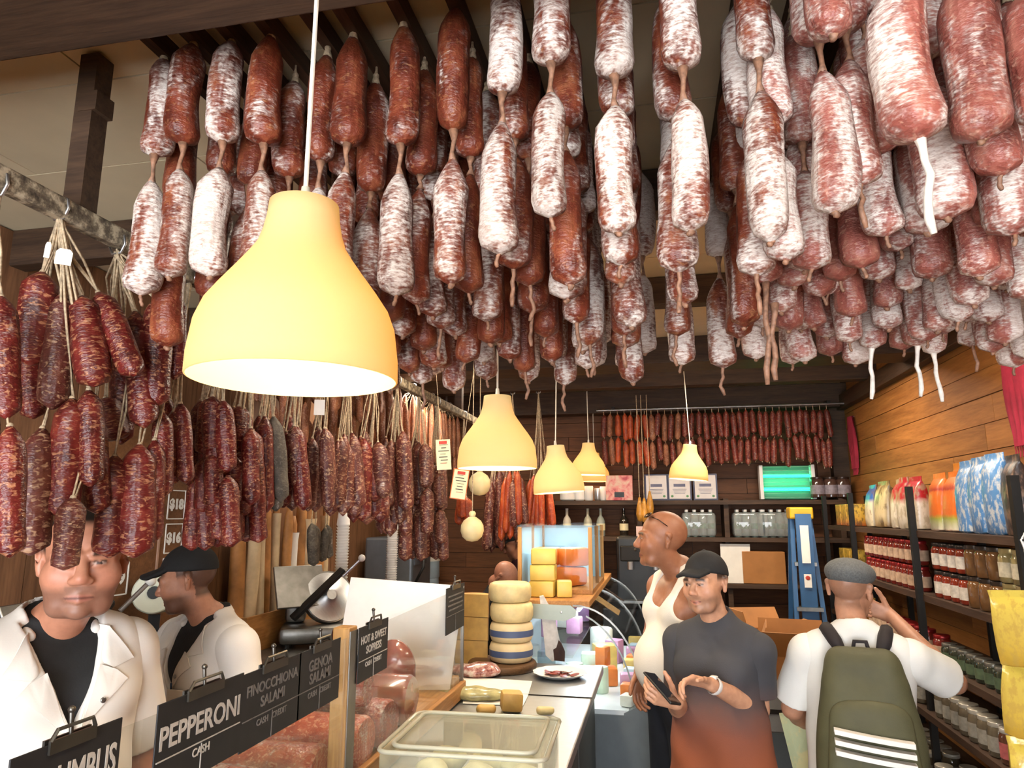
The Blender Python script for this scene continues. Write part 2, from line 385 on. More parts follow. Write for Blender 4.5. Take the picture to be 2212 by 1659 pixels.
def chain(x, y, ztop, links, label, group, mold, tail=0, lean=(0, 0), sc=1.0, gap=.05, pool=SAL, spin=None):
    """links: list of mesh numbers from the top"""
    t = thing('salami_chain', label, 'salami', (x, y, ztop), 0, group, (lean[0], lean[1], random.uniform(0, 6.28) if spin is None else spin))
    z = 0; link('tie_string', KNOT, t, (0, 0, 0), None, (1, 1, 1))
    for i, k in enumerate(links):
        me = pool[k % len(pool)]; L = -min(v.co.z for v in me.vertices) if me.name not in LEN else LEN[me.name]; LEN[me.name] = L
        o = link('salami', me, t, (0, 0, z), (0, 0, random.uniform(0, 6.28)), (sc*random.uniform(.92, 1.06), sc*random.uniform(.92, 1.06), sc))
        mo = max(0, min(1, mold+random.uniform(-.22, .22))); o.color = (mo, 0, 0, 1)
        z -= L*sc
        if i < len(links)-1: link('casing_tie', TIE, t, (0, 0, z), None, (1, 1, gap/.05)); z -= gap+.008
    link('casing_tail', TAILS[tail], t, (0, 0, z), (0, 0, random.uniform(0, 6)))
    return t
LEN = {}
rnd = random.Random(5)
# front row, column by column (mould cover as in the photograph)
FMOLD = [.55, .3, .6, .3, .2, .12, .25, .1, .7, .75, .75, .7, .55]
FM2 = [.85, .6, .85, .65, .6, .55, .65, .65, .8, .8, .85, .8, .75]
FROWY = [1.265, 1.235, 1.245, 1.25, 1.31, 1.28, 1.27, 1.255, 1.20, 1.17, 1.18, 1.16, 1.2]
FTAIL = [1, 0, 0, 0, 0, 0, 1, 0, 1, 1, 0, 0, 0]
FZ = [2.9, 2.9, 2.9, 2.905, 2.885, 2.9, 2.9, 2.91, 2.905, 2.935, 2.90, 2.905, 2.93]
for i, x in enumerate(RODX):
    t = chain(x, FROWY[i], FZ[i], [i*3, i*5+1], f'two-link salami chain, {ORD[i]} of the front row counted from the sausage rail', 'front row of salami chains', .5, FTAIL[i], sc=1.0, lean=(rnd.uniform(-.01, .01), rnd.uniform(-.01, .01)))
    ms = [c for c in t.children if c.name.startswith('salami')]
    for c, mo in zip(ms, (FMOLD[i], FM2[i])): c.color = (mo, 0, 0, 1)
# the rows behind
for k in range(1, 8):
    for i, x in enumerate(RODX):
        if x < -.85 and k > 2: continue
        if x > 0 and k not in (1, 3, 5, 7) : continue
        y = FROWY[i]+k*.118+rnd.uniform(-.02, .02)
        mold = rnd.choice((.08, .18, .28, .4)) if x < -.2 else rnd.choice((.3, .45, .6))
        if k >= 6: mold += .3
        rowname = ORD[k]+' row back'
        lab = f'salami chain in the {rowname}, {ORD[i]} file from the sausage rail'
        chain(x+rnd.uniform(-.01, .01), y, 2.895-.006*k+rnd.uniform(-.03, .01), [rnd.randrange(8), rnd.randrange(8)], lab, 'salami chains packed behind the front row', mold, rnd.choice((0, 0, 0, 0, 1, 1, 2)), lean=(rnd.uniform(-.022, .022), rnd.uniform(-.022, .022)), gap=rnd.uniform(.02, .06))
# thick pink salami on the customer side: the nearest ones placed one by one (pixel of the bottom end, depth)
NEAR = [  # x, y(bottom), Y, links, scale, tail, mold, words
 (1800, 100, 1.06, [0], .86, 0, .35, 'short pale pink salami with a pinched lower end'),
 (1800, 420, 1.18, [1, 2], .92, 0, .45, 'greyish bloomed salami chain beside a second pinkish one'),
 (1862, 415, 1.22, [3, 4], .92, 2, .3, 'pinkish salami chain with a thin hooked casing tail'),
 (1893, 322, 1.27, [5, 6], .98, 0, .3, 'bare pinkish salami behind the one with the white tail'),
 (1985, 300, 1.08, [2, 4], 1.12, 3, .42, 'big marbled salami with a long white casing tail'),
 (2122, 300, 1.13, [1, 5], 1.02, 0, .25, 'marbled salami chain with red and white grain hanging near the wall side'),
 (2045, 470, 1.30, [0, 3], 1.1, 0, .55, 'pale wrinkled salami beside the long white casing tail'),
 (2165, 375, 1.24, [6, 2], .9, 1, .2, 'narrow dark pink salami below the marbled one'),
 (2190, 505, 1.34, [4, 1], 1.0, 1, .6, 'pale bloomed salami low at the edge of the view'),
 (2250, 262, 1.14, [3, 6], .95, 0, .15, 'brownish salami cut by the edge of the view'),
 (1700, 560, 1.25, [2, 0], .85, 0, .6, 'slender salami chain behind the last front chain'),
 (1755, 580, 1.36, [5, 3], .85, 1, .5, 'reddish salami chain with a curled casing end'),
]
for x, y, Y, ln, sc, tl, mo, words in NEAR:
    p = atY(x, y, Y); L = sum(LEN.get(SALP[k].name, .26)*sc for k in ln)+.055*(len(ln)-1)
    chain(p.x, p.y, p.z+L, ln, words, 'large salami near the shop front', mo, tl, pool=SALP, sc=sc)
i = 0
for k in range(9):
    for x in RODR:
        y = 1.40+k*.112+rnd.uniform(-.02, .02)
        if x > .15+.75*y+.12: continue          # outside the frame
        xx = x+rnd.uniform(-.02, .02); zt = 2.90-.004*k+rnd.uniform(-.05, .0)
        chain(xx, y, zt, [rnd.randrange(7), rnd.randrange(7)], f'pinkish salami chain, customer side cluster, {ORD[k]} row back, {ORD[RODR.index(x)]} file across', 'pink salami cluster over the aisle', rnd.choice((.2, .35, .45, .55)) if k < 6 else rnd.choice((.45, .6, .75)),
              rnd.choice((0, 0, 1, 1, 2, 3)) if k > 5 else rnd.choice((0, 1)), pool=SALP, sc=rnd.uniform(.82, .94), lean=(rnd.uniform(-.025, .025), rnd.uniform(-.025, .025)), gap=rnd.uniform(.01, .04))
        i += 1
# one long pair of casing tails hanging low
p = atY(1660, 690, 1.55)
tt = chain(p.x, p.y, p.z+.62, [0, 4], 'salami chain ending in two very long dangling casing tails', 'pink salami cluster over the aisle', .5, 4, pool=SALP, sc=.95)
o = link('casing_tail', tail_mesh(.17, 9, .008), tt, (.012, -.01, -.6))
# fill the far ends of the open gap with single short salami
for px, py, Y, mo in ((1475, 785, 2.12, .75), (1395, 765, 2.1, .7), (1300, 760, 2.08, .55), (1225, 790, 2.14, .5)):
    p = atY(px, py, Y); chain(p.x, p.y, p.z+.6, [rnd.randrange(8), rnd.randrange(8)], {1475: 'lone pale salami chain hanging furthest back in the open gap', 1395: 'pale salami chain just beside the lone one in the gap', 1300: 'mottled salami chain last of its file near the gap', 1225: 'dark and white salami chain above the third pendant lamp'}[px], 'salami chains at the far row end', mo, 0)
# ================================================================== pendant lamps
k = NT('lamp_shade_plastic'); k.t.nodes.remove(k.b)
_tc = k.obj(rnd=False)
df = k.n('ShaderNodeBsdfDiffuse', {'Color': lin('e2cfa0')}); tl = k.n('ShaderNodeBsdfTranslucent', {'Color': lin('b08c58')})
mx = k.n('ShaderNodeMixShader', {0: .55, 1: df.outputs[0], 2: tl.outputs[0]})
oi = k.n('ShaderNodeObjectInfo'); em = k.n('ShaderNodeEmission', {'Color': oi.outputs['Color'], 'Strength': .32}); ad = k.n('ShaderNodeAddShader', {0: mx.outputs[0], 1: em.outputs[0]})
k.t.links.new(ad.outputs[0], k.out.inputs[0]); M['shade'] = k.m
M['bulb'] = mat('lit_bulb', 'fff6e0', .4, var=0, emit='ffe6b0', es=4)
M['cord'] = mat('white_cord', 'd8d0c0', .6, var=.1)
_pf = [(.1375, .0), (.14, .001), (.1395, .03), (.134, .073), (.124, .1), (.108, .124), (.089, .15), (.0715, .175), (.061, .192), (.0545, .213), (.0505, .235), (.0485, .257), (.046, .2575), (.048, .235), (.0525, .211), (.0695, .173), (.087, .148), (.106, .122), (.122, .098), (.132, .071), (.1375, .03), (.1375, .0)]
SHADE = MB().lathe(_pf, 48, cap=False).mesh('lamp_shade', M['shade'], 'all')
BULB = MB().lathe([(.0, .09), (.022, .096), (.03, .115), (.026, .14), (.016, .165), (.014, .19)], 14).mesh('bulb', M['bulb'], 'all')
SOCK = MB().lathe([(.018, .185), (.02, .22), (.02, .25), (.046, .2525), (.046, .2565), (.008, .262), (.006, .285)], 14).mesh('lamp_socket', M['cord'], 'all')
for (px, py, D, lab, tilt, pw) in ((636, 822, .955, 'huge nearest yellow pendant lamp hanging below the salami', (0, 0), 7), (1074, 1012, 2.44, 'second yellow pendant lamp of the row along the counter', (0, 0), 9),
    (1208, 1064, 3.8, 'third pendant lamp with a tilted pale yellow shade', (0, -.07), 9), (1271, 1026, 5.6, 'small amber pendant lamp just behind the third lamp', (0, .02), 9),
    (1487, 1036, 5.1, 'solitary tilted pendant lamp in front of the framed certificates', (0, .09), 9), (1284, 1040, 6.3, 'furthest pendant lamp mostly hidden by another shade', (0, 0), 4)):
    d = ray(px, py)*D; p = Vector((0, 0, CAMZ))+d
    t = thing('pendant_lamp', lab, 'lamp', p, 0, None, (tilt[0], tilt[1], 0))
    sh = link('lamp_shade', SHADE, t); sh.color = lin('ecb660') if D < 1 or D > 5 else lin('e8cc88'); link('lamp_socket', SOCK, t); link('bulb', BULB, t)
    L = 2.96-p.z
    MB().cyl((0, 0, .26), (-math.sin(tilt[1])*L, 0, L), .0035, n=8).build('cord', M['cord'], t, smooth=True)
    l = bpy.data.lights.new('bulb_light', 'POINT'); l.energy = pw; l.color = (1.0, .80, .52); l.shadow_soft_size = .03
    lo = bpy.data.objects.new('bulb_light', l); COL.objects.link(lo); lo.parent = t; lo.location = (0, 0, .075)

# ================================================================== sausage rail over the counter
k = NT('mottled_rail'); f = k.noise(k.obj(), 26, 4, .7); k.set('Base Color', k.ramp(f, [(.35, '3a3026'), (.48, '6e6250'), (.6, 'b8aa90')])); k.set('Roughness', .7); k.bump(f, .5); M['rail'] = k.m
RX = -1.3; RZ = 2.53
def railY(px): 
    return atX(px, 385+.515*px, RX).y
t = thing('sausage_rail', 'long mottled rail carrying sausage bunches above the counter', 'rail', (RX, 3.2, RZ))
MB().box((0, .3, 0), (.035, 5.6, .05), bev=.006).build('rail_bar', M['rail'], t)
_hg = MB().box((0, 0, .22), (.05, .05, .42)).box((.012, 0, .30), (.05, .055, .05)).mesh('hanger_post', M['beam'])
for y in (1.31, 3.0, 4.6): link('hanger_post', _hg, t, (-.02, y-3.2, 0))
t2 = thing('sausage_rail', 'second sausage rail further towards the butchers wall', 'rail', (-1.78, 4.4, 2.80))
MB().cyl((0, -1.6, 0), (0, 1.9, 0), .016).build('rail_bar', M['steel_dark'], t2)
for y in (-1.2, 1.4): MB().cyl((0, y, 0), (0, y, .16), .01).build('hanger_post', M['steel_dark'], t2)
# ---------------------------------------------------------------- sausages
def smesh(m, ratio, seed):   # unit length 1, radius given as ratio
    return link_mesh('sausage', m, 1.0, ratio, seed, .12, 12, 14)
SM = {}
for key in ('sausage', 'sausage_brown', 'sausage_pale', 'chorizo', 'sausage_grey'):
    SM[key] = [smesh(M[key], 1.0, 100+i) for i in range(4)]   # radius 1, length 1: scaled per use
HOOK = MB().tube([(0, 0, .03), (.018, 0, .022), (.022, 0, 0), (.012, 0, -.022), (-.012, 0, -.024), (-.022, 0, -.004)], .0035, 6).mesh('hook', M['steel'], 'all')
def sausage(parent, a, b, r, key, mo=None):
    """hang a sausage from a (top) to b (bottom), local to parent"""
    a = Vector(a); b = Vector(b); d = b-a; L = d.length
    o = link('sausage', random.choice(SM[key]), parent, a); o.rotation_mode = 'QUATERNION'
    o.rotation_quaternion = Vector((0, 0, -1)).rotation_difference(d/L) @ Euler((0, 0, random.uniform(0, 6))).to_quaternion()
    o.scale = (r, r, L); o.color = (random.uniform(0, .22) if mo is None else mo, 0, 0, 1)
    return o
def strings(parent, top, ends, r=.0022, per=2):
    m = MB(); top = Vector(top)
    for e in ends:
        e = Vector(e)
        for j in range(per):
            j1 = Vector((random.uniform(-.006, .006), random.uniform(-.006, .006), random.uniform(-.01, .01)))
            mid = (top+e)/2+Vector((random.uniform(-.012, .012), random.uniform(-.012, .012), -.01))
            m.tube([top+j1, mid, e+j1*.5], r, 4, False)
        m.sphere(e, .007, 6, 4)
    return m.build('twine', M['twine'], parent, smooth='all')
def pix_bunch(hx, hy, Y, items, label, key='sausage', group='sausage bunches on the near rail'):
    h = atX(hx, hy, RX); t = thing('sausage_bunch', label, 'sausages', h, 0, group)
    link('hook', HOOK, t, (0, 0, .02)); ends = []
    for (x0, y0, x1, y1, w, dY, *kk) in items:
        a = atY(x0, y0, Y+dY)-h; b = atY(x1, y1, Y+dY)-h; kx = kk[0] if kk else key
        r = w/2*(Y+dY)/1500*1.22
        sausage(t, a, b, r, kx); ends.append(a if y0 < 830 else a)
    tops = [e for e in ends if e.z > -.42]
    strings(t, (0, 0, 0), tops, .003, 3)
    for e in ends:
        if e not in tops:   # lower tier hangs by its own twine from above
            q = min(tops, key=lambda s: (s.xy-e.xy).length); strings(t, q+Vector((0, 0, -.12)), [e], .0025, 2)
    return t
pix_bunch(-6, 420, 1.14, [(2, 640, 14, 905, 66, 0), (22, 920, 22, 1205, 62, .0), (-40, 700, -30, 960, 60, .05)], 'red sausage bunch cut off by the view edge beside the first butcher')
B = pix_bunch(128, 470, 1.3, [(92, 588, 66, 790, 74, -.04), (137, 632, 112, 885, 60, -.02, 'sausage_brown'), (176, 640, 206, 835, 72, 0), (212, 632, 292, 812, 58, .04), (64, 745, 72, 905, 50, .08),
   (156, 860, 132, 1120, 68, 0), (192, 842, 196, 1052, 54, .02), (92, 925, 66, 1200, 72, -.03, 'sausage_brown'), (158, 1075, 138, 1232, 56, -.02, 'sausage_brown'), (205, 900, 210, 1110, 50, .09)],
   'large red and brown sausage bunch with white paper tags above the first butcher')
for (x, y, w, h) in ((103, 540, 13, 42), (138, 555, 37, 42)):
    p = atY(x, y, 1.22)-B.location; s_ = 1.3/1500
    MB().prism([(-w/2*s_, -h/2*s_), (w/2*s_, -h/2*s_), (w/2*s_, h*.3*s_), (w*.3*s_, h/2*s_), (-w*.3*s_, h/2*s_), (-w/2*s_, h*.3*s_)], .0012, Matrix.Translation(p) @ Euler((R(90), R(3), R(32))).to_matrix().to_4x4()).build('paper_tag', M['paper'], B)
pix_bunch(252, 545, 1.47, [(292, 672, 312, 925, 56, -.02), (340, 645, 336, 880, 56, 0), (385, 640, 376, 820, 42, .06), (236, 640, 232, 760, 40, .06), (248, 985, 236, 1205, 66, -.03), (302, 960, 290, 1205, 68, 0), (334, 950, 328, 1175, 44, .04), (350, 890, 352, 1075, 42, .07), (228, 860, 250, 950, 58, .02), (268, 720, 262, 960, 50, .08)],
   'red sausage bunch with a hanging casing loop second along the rail')
def row_bunch(px, top, bot, key, label, n=9, half=34, X=RX, w=30, hz=None, group='sausage bunches further along the rail', tag_=False, tiers=1, per=2):
    Y = atX(px, (top+bot)/2, X).y
    hz = RZ-.02 if hz is None else hz
    h = Vector((X, Y, hz)); t = thing('sausage_bunch', label, 'sausages', h, 0, group); link('hook', HOOK, t, (0, 0, .02))
    ends = []; s_ = Y/1500*1.15
    for i in range(n):
        q = (i+.5)/n*2-1
        x0 = px+q*half*.6+random.uniform(-5, 5); x1 = px+q*half+random.uniform(-6, 6); dY = random.uniform(-.07, .07)
        l0 = top+random.uniform(0, .22)*(bot-top); l1 = bot-random.uniform(0, .3)*(bot-top)*(1 if i % 3 else .1)
        kx = key if isinstance(key, str) else random.choice(key)
        a = atY(x0, l0, Y+dY)-h; b = atY(x1, l1, Y+dY)-h
        if tiers == 2 and (b-a).length > .3:
            mid = a.lerp(b, .52); sausage(t, a, a.lerp(b, .5), w*s_/2, kx); sausage(t, mid, b, w*s_/2*.95, kx)
        else: sausage(t, a, b, w*s_/2*random.uniform(.85, 1.12), kx)
        ends.append(a)
    strings(t, (0, 0, 0), ends, .0024 if per > 1 else .0014, per)
    if tag_:
        p = atY(px, top-30, Y-.09)-h; MB().box(p, (.04, .002, .06), (0, 0, R(20))).build('paper_tag', M['paper'], t)
    return t
row_bunch(378, 850, 1050, 'sausage', 'deep red sausage bunch beside the nearest lamp rim', 7, 32, w=40, tiers=2)
row_bunch(458, 840, 1190, 'sausage', 'longest deep red sausage bunch touching the black cap', 10, 42, w=40, tiers=2)
row_bunch(524, 870, 1180, 'sausage', 'deep red sausage bunch under the nearest lamp, right behind the longest', 10, 44, w=38, tiers=2)
row_bunch(575, 895, 1110, ('sausage', 'sausage', 'sausage_grey'), 'red bunch with one grey ash-coated sausage', 8, 36, w=34)
row_bunch(632, 895, 1105, ('sausage', 'sausage', 'sausage_brown'), 'curved red sausage bunch hanging over the paper-wrapped breads', 8, 36, w=33)
row_bunch(690, 910, 1110, 'sausage_brown', 'slim brown sausage bunch with a white tag on its twine', 8, 32, w=30, tag_=True)
row_bunch(745, 930, 1120, 'sausage_brown', 'brown sausage bunch above the stack of white cups', 8, 34, w=30)
row_bunch(800, 925, 1135, ('sausage_brown', 'sausage'), 'fat brown sausage bunch with thick fat flecks', 8, 36, w=34)
row_bunch(852, 925, 1160, 'sausage_brown', 'dark brown sausage bunch next to the fat flecked one', 8, 32, w=30)
row_bunch(900, 945, 1215, 'sausage_brown', 'long dusty brown sausage bunch left of the upper price card', 9, 32, w=27, tiers=2)
row_bunch(940, 970, 1215, 'sausage_brown', 'dusky sausage bunch hanging straight under the upper price card', 7, 22, w=24, tiers=2)
row_bunch(1000, 1060, 1135, 'chorizo', 'three short orange sausages under the orange-edged price card', 3, 16, w=21)
row_bunch(1070, 1010, 1195, 'sausage_brown', 'slender dark sausage bunch behind the round cheeses', 8, 26, w=16, X=-1.3)
row_bunch(1108, 1005, 1170, ('chorizo', 'sausage_brown'), 'thin orange brown sausage cluster behind the second lamp', 9, 26, w=15, per=1, X=atY(1108, 1090, 5.56).x, hz=2.83)
row_bunch(1165, 1015, 1180, 'chorizo', 'bright orange dried sausage cluster nearest the bottle shelf', 14, 34, w=12, per=1, X=atY(1165, 1090, 5.56).x, hz=2.83)
# the paler row on the second rail
PALE = [('pale dried sausage bunch at the near end of the second rail', 3.0, .24, .30), ('second pale dried sausage bunch on the far rail', 3.35, .26, .34), ('third pale dried sausage bunch on the far rail', 3.7, .26, .34), ('fourth pale dried sausage bunch partly behind the second lamp', 4.1, .3, .38),
  ('fifth pale sausage bunch hidden behind the second lamp', 4.5, .3, .38), ('sixth pale sausage bunch beyond the second lamp', 4.95, .3, .4), ('seventh pale sausage bunch beyond the second lamp', 5.4, .3, .4), ('last pale sausage bunch on the far rail by the dark beam', 5.9, .3, .42)]
for lab, y, d0, L in PALE:
    t = thing('sausage_bunch', lab, 'sausages', (-1.78, y, 2.79), 0, 'pale sausage bunches on the second rail'); link('hook', HOOK, t, (0, 0, .01)); ends = []
    for i in range(12):
        a = i*.52; r = random.uniform(.04, .12); e = Vector((r*math.cos(a), r*math.sin(a)*1.6, -.06-random.uniform(0, .12))); ends.append(e)
        sausage(t, e, e+Vector((r*.2*math.cos(a), r*.4*math.sin(a), -L*random.uniform(.55, 1.1))), .021, 'sausage_pale')
        if i % 2: sausage(t, e+Vector((.01, .02, -L*.8)), e+Vector((.01, .03, -L*1.6)), .02, 'sausage_pale')
    strings(t, (0, 0, 0), ends, .002, 1)
# small dark ash sausages hanging low over the breads
for px, top, bot, lab in ((680, 1125, 1225, 'grey black sausage pair hanging beside the white printed label'), (703, 1120, 1215, 'dark ash sausage pair next to the white cups')):
    row_bunch(px, top, bot, 'sausage_grey', lab, 2, 8, w=21, X=-1.78, hz=2.79, group='grey sausages over the breads')
# provolone cheese balls
M['provolone'] = mat('provolone_rind', 'e3cf9a', .5, var=.1, vs=10, sss=.1)
for px, py, D, lab in ((1036, 1045, 3.9, 'upper round provolone cheese hanging by the orange-edged card'), (1020, 1143, 3.7, 'lower round provolone cheese above the meat trays')):
    p = Vector((0, 0, CAMZ))+ray(px, py)*D; t = thing('provolone_ball', lab, 'cheese', p, 0, 'hanging provolone cheeses')
    MB().lathe([(0, -.066), (.03, -.06), (.052, -.04), (.062, -.01), (.06, .02), (.046, .045), (.022, .062), (.014, .066), (.018, .074), (.019, .084), (.012, .094), (0, .096)], 22).build('cheese_body', M['provolone'], t, smooth='all')
    MB().cyl((0, 0, .07), (0, 0, 2.97-p.z), .0025, n=6).lathe([(.016, .064), (.016, .07)], 12).build('twine', M['twine'], t)
# price cards on strings
M['card'] = mat('cream_card', 'e0d2a8', .7, var=.05); M['card_edge'] = mat('orange_card_edge', 'd8703a', .7, var=.05); M['ink'] = mat('black_ink', '2a2622', .7, var=0); M['red_ink'] = mat('red_ink', 'b43a2c', .7, var=0)
for px, py, D, w, h, rz, lab, edge in ((958, 982, 3.1, .064, .135, 4, 'cream price card with red heading and black lines hanging by string', False), (993, 1046, 3.3, .068, .135, -8, 'cream price card with an orange border hanging by string', True)):
    p = Vector((0, 0, CAMZ))+ray(px, py)*D; t = thing('price_card', lab, 'card', p, 0, None, (0, R(-rz), R(18)))
    if edge: MB().box((0, .002, 0), (w+.008, .002, h+.008)).build('border', M['card_edge'], t)
    MB().box((0, 0, 0), (w, .003, h)).build('card_sheet', M['card'], t)
    mm = MB()
    for i in range(7): mm.box((random.uniform(-.006, .006), -.0025, h*.32-i*h*.1), (w*random.uniform(.3, .75), .001, .0035 if i % 3 else .0015))
    mm.build('written_lines', M['ink'], t); MB().box((0, -.0026, h*.4), (w*.55, .001, .014)).box((0, -.0026, -h*.28), (w*.35, .001, .002)).build('red_heading', M['red_ink'], t)
    MB().tube([(0, 0, h/2), (-.01, .01, h/2+.08), (-.02, .02, 2.97-p.z)], .0012, 4).build('string', M['twine'], t)
# ================================================================== people: one continuous surface grown from blended volumes
class Sdf:
    def __init__(s, h=.005): s.p = []; s.h = h
    def cap(s, a, b, r1, r2=None, sy=1.0, k=.02, sub=False, fr=None):
        s.p.append(('cap', np.array(a, float), np.array(b, float), r1, r1 if r2 is None else r2, sy, k, sub, fr)); return s
    def ell(s, c, r, k=.02, sub=False, fr=None):
        s.p.append(('ell', np.array(c, float), np.array(r, float), 0, 0, 1, k, sub, fr)); return s
    def fn(s, f, lo, hi, k=.004, sub=True):
        s.p.append(('fn', np.array(lo, float), np.array(hi, float), f, 0, 1, k, sub, None)); return s
    def bounds(s, q):
        typ, a, b, r1, r2, sy, k, sub, fr = q
        if typ == 'fn': return a, b
        if fr is not None: Rm, o, hs = fr; f = lambda p: o+Rm @ p*hs
        else: f = lambda p: p
        if typ == 'cap':
            A, B = f(a), f(b); r = max(r1, r2)*max(1, sy)*(fr[2] if fr is not None else 1); return np.minimum(A, B)-r, np.maximum(A, B)+r
        A = f(a); r = b if fr is None else np.full(3, b.max()*fr[2]); return A-r, A+r
    def surface(s, fold=None):
        h = s.h; bb = [s.bounds(q) for q in s.p if not q[7]]
        lo = np.min([b[0] for b in bb], 0)-3*h; hi = np.max([b[1] for b in bb], 0)+3*h
        n = np.ceil((hi-lo)/h).astype(int)+1; V = np.ones(n, np.float32)
        ax = [lo[i]+h*np.arange(n[i]) for i in range(3)]
        for q in s.p:
            typ, a, b, r1, r2, sy, k, sub, fr = q; bl, bh = s.bounds(q); pad = k+3*h if typ != 'fn' else 0
            i0 = np.clip(np.floor((bl-pad-lo)/h).astype(int), 0, n-1); i1 = np.clip(np.ceil((bh+pad-lo)/h).astype(int)+1, 1, n)
            if (i1 <= i0).any(): continue
            sl = tuple(slice(i0[j], i1[j]) for j in range(3))
            X, Y, Z = np.meshgrid(ax[0][sl[0]], ax[1][sl[1]], ax[2][sl[2]], indexing='ij')
            if fr is not None:
                Rm, o, hs = fr; X, Y, Z = [((X-o[0])*Rm[0, j]+(Y-o[1])*Rm[1, j]+(Z-o[2])*Rm[2, j])/hs for j in range(3)]
            if typ == 'cap':
                d = b-a; dd = max(d @ d, 1e-9); t = np.clip(((X-a[0])*d[0]+(Y-a[1])*d[1]+(Z-a[2])*d[2])/dd, 0, 1)
                D = np.sqrt((X-a[0]-t*d[0])**2+((Y-a[1]-t*d[1])/sy)**2+(Z-a[2]-t*d[2])**2)-(r1+(r2-r1)*t)
                if sy < 1: D = D*max(sy, .6)
            elif typ == 'ell':
                x, y, z = (X-a[0])/b[0], (Y-a[1])/b[1], (Z-a[2])/b[2]; k0 = np.sqrt(x*x+y*y+z*z); k1 = np.sqrt((x/b[0])**2+(y/b[1])**2+(z/b[2])**2)
                D = k0*(k0-1)/np.maximum(k1, 1e-6)
            else: D = r1(X, Y, Z)
            if fr is not None: D = D*fr[2]
            A = V[sl]
            if sub: g = np.clip(.5-.5*(A+D)/k, 0, 1); V[sl] = A*(1-g)-D*g+k*g*(1-g)
            else: g = np.clip(.5+.5*(A-D)/k, 0, 1); V[sl] = A*(1-g)+D*g-k*g*(1-g)
        if fold is not None:
            X, Y, Z = np.meshgrid(*ax, indexing='ij', sparse=True); V = V+fold(X, Y, Z).astype(np.float32)
        return nets(V, lo, h)
def nets(V, lo, h):
    S = V < 0; c = np.zeros(tuple(np.array(V.shape)-1), np.int8)
    offs = [(i, j, k) for i in (0, 1) for j in (0, 1) for k in (0, 1)]
    sl = lambda o: tuple(slice(o[i], V.shape[i]-1+o[i]) for i in range(3))
    for o in offs: c += S[sl(o)]
    act = np.argwhere((c > 0) & (c < 8)); idx = np.full(c.shape, -1, np.int64); idx[tuple(act.T)] = np.arange(len(act))
    P = np.zeros((len(act), 3)); N = np.zeros(len(act))
    for a in offs:
        for ax in range(3):
            if a[ax]: continue
            b = list(a); b[ax] = 1
            va = V[tuple((act+np.array(a)).T)]; vb = V[tuple((act+np.array(b)).T)]; m = (va < 0) != (vb < 0)
            t = va[m]/(va[m]-vb[m]); q = np.tile(np.array(a, float), (m.sum(), 1)); q[:, ax] += t; P[m] += q; N[m] += 1
    P = (P/N[:, None]+act)*h+lo; Q = []
    for ax in range(3):
        u, w = [(1, 2), (2, 0), (0, 1)][ax]
        s0 = [slice(None)]*3; s1 = [slice(None)]*3; s0[ax] = slice(0, -1); s1[ax] = slice(1, None)
        ed = S[tuple(s0)] != S[tuple(s1)]; e = np.argwhere(ed); e = e[(e[:, u] > 0) & (e[:, w] > 0) & (e[:, u] < V.shape[u]-1) & (e[:, w] < V.shape[w]-1)]
        if not len(e): continue
        def cell(du, dw): z = e.copy(); z[:, u] -= du; z[:, w] -= dw; return idx[tuple(z.T)]
        q = np.stack([cell(1, 1), cell(0, 1), cell(0, 0), cell(1, 0)], 1); ins = S[tuple(e.T)]
        q[~ins] = q[~ins][:, ::-1]; Q.append(q)
    return P, np.concatenate(Q)
def np_mesh(name, P, Q, m, colors=None):
    me = bpy.data.meshes.new(name); me.vertices.add(len(P)); me.vertices.foreach_set('co', P.astype(np.float32).ravel())
    me.loops.add(Q.size); me.loops.foreach_set('vertex_index', Q.ravel().astype(np.int32)); me.polygons.add(len(Q))
    me.polygons.foreach_set('loop_start', np.arange(0, Q.size, 4, dtype=np.int32)); me.polygons.foreach_set('use_smooth', np.ones(len(Q), bool))
    me.update(calc_edges=True); me.materials.append(m)
    if colors is not None:
        at = me.color_attributes.new('tint', 'FLOAT_COLOR', 'POINT'); at.data.foreach_set('color', np.concatenate([colors, np.ones((len(P), 1))], 1).astype(np.float32).ravel())
    return me
def sdf_obj(name, s, m, parent=None, fold=None, loc=None, rot=None, scale=None):
    P, Q = s.surface(fold); return link(name, np_mesh(name, P, Q, m), parent, loc, rot, scale)
k = NT('skin'); at = k.n('ShaderNodeAttribute', attribute_name='tint'); f = k.noise(k.obj(), 45, 3)
k.set('Base Color', k.mix(.5, at.outputs['Color'], k.mix(1.0, at.outputs['Color'], k.ramp(f, [(.3, (.82, .78, .76)), (.7, (1, 1, 1))]), 'MULTIPLY'))); k.set('Roughness', .48); M['skin'] = k.m
M['eye_white'] = mat('eye_white', 'e8e0d8', .25, var=0); M['iris'] = mat('dark_iris', '2a1a10', .2, var=0)
M['coat'] = mat('white_work_coat', 'e0dad2', .75, var=.03, vs=5, bump=.05, bs=260); M['black_cloth'] = mat('black_cloth', '141416', .8, var=.2, bump=.2, bs=200)
def frame(yaw, pitch, roll, o, hs=1.0):
    m = (Euler((0, 0, yaw)).to_matrix() @ Euler((pitch, 0, 0)).to_matrix() @ Euler((0, roll, 0)).to_matrix()); return (np.array(m), np.array(o, float), hs)
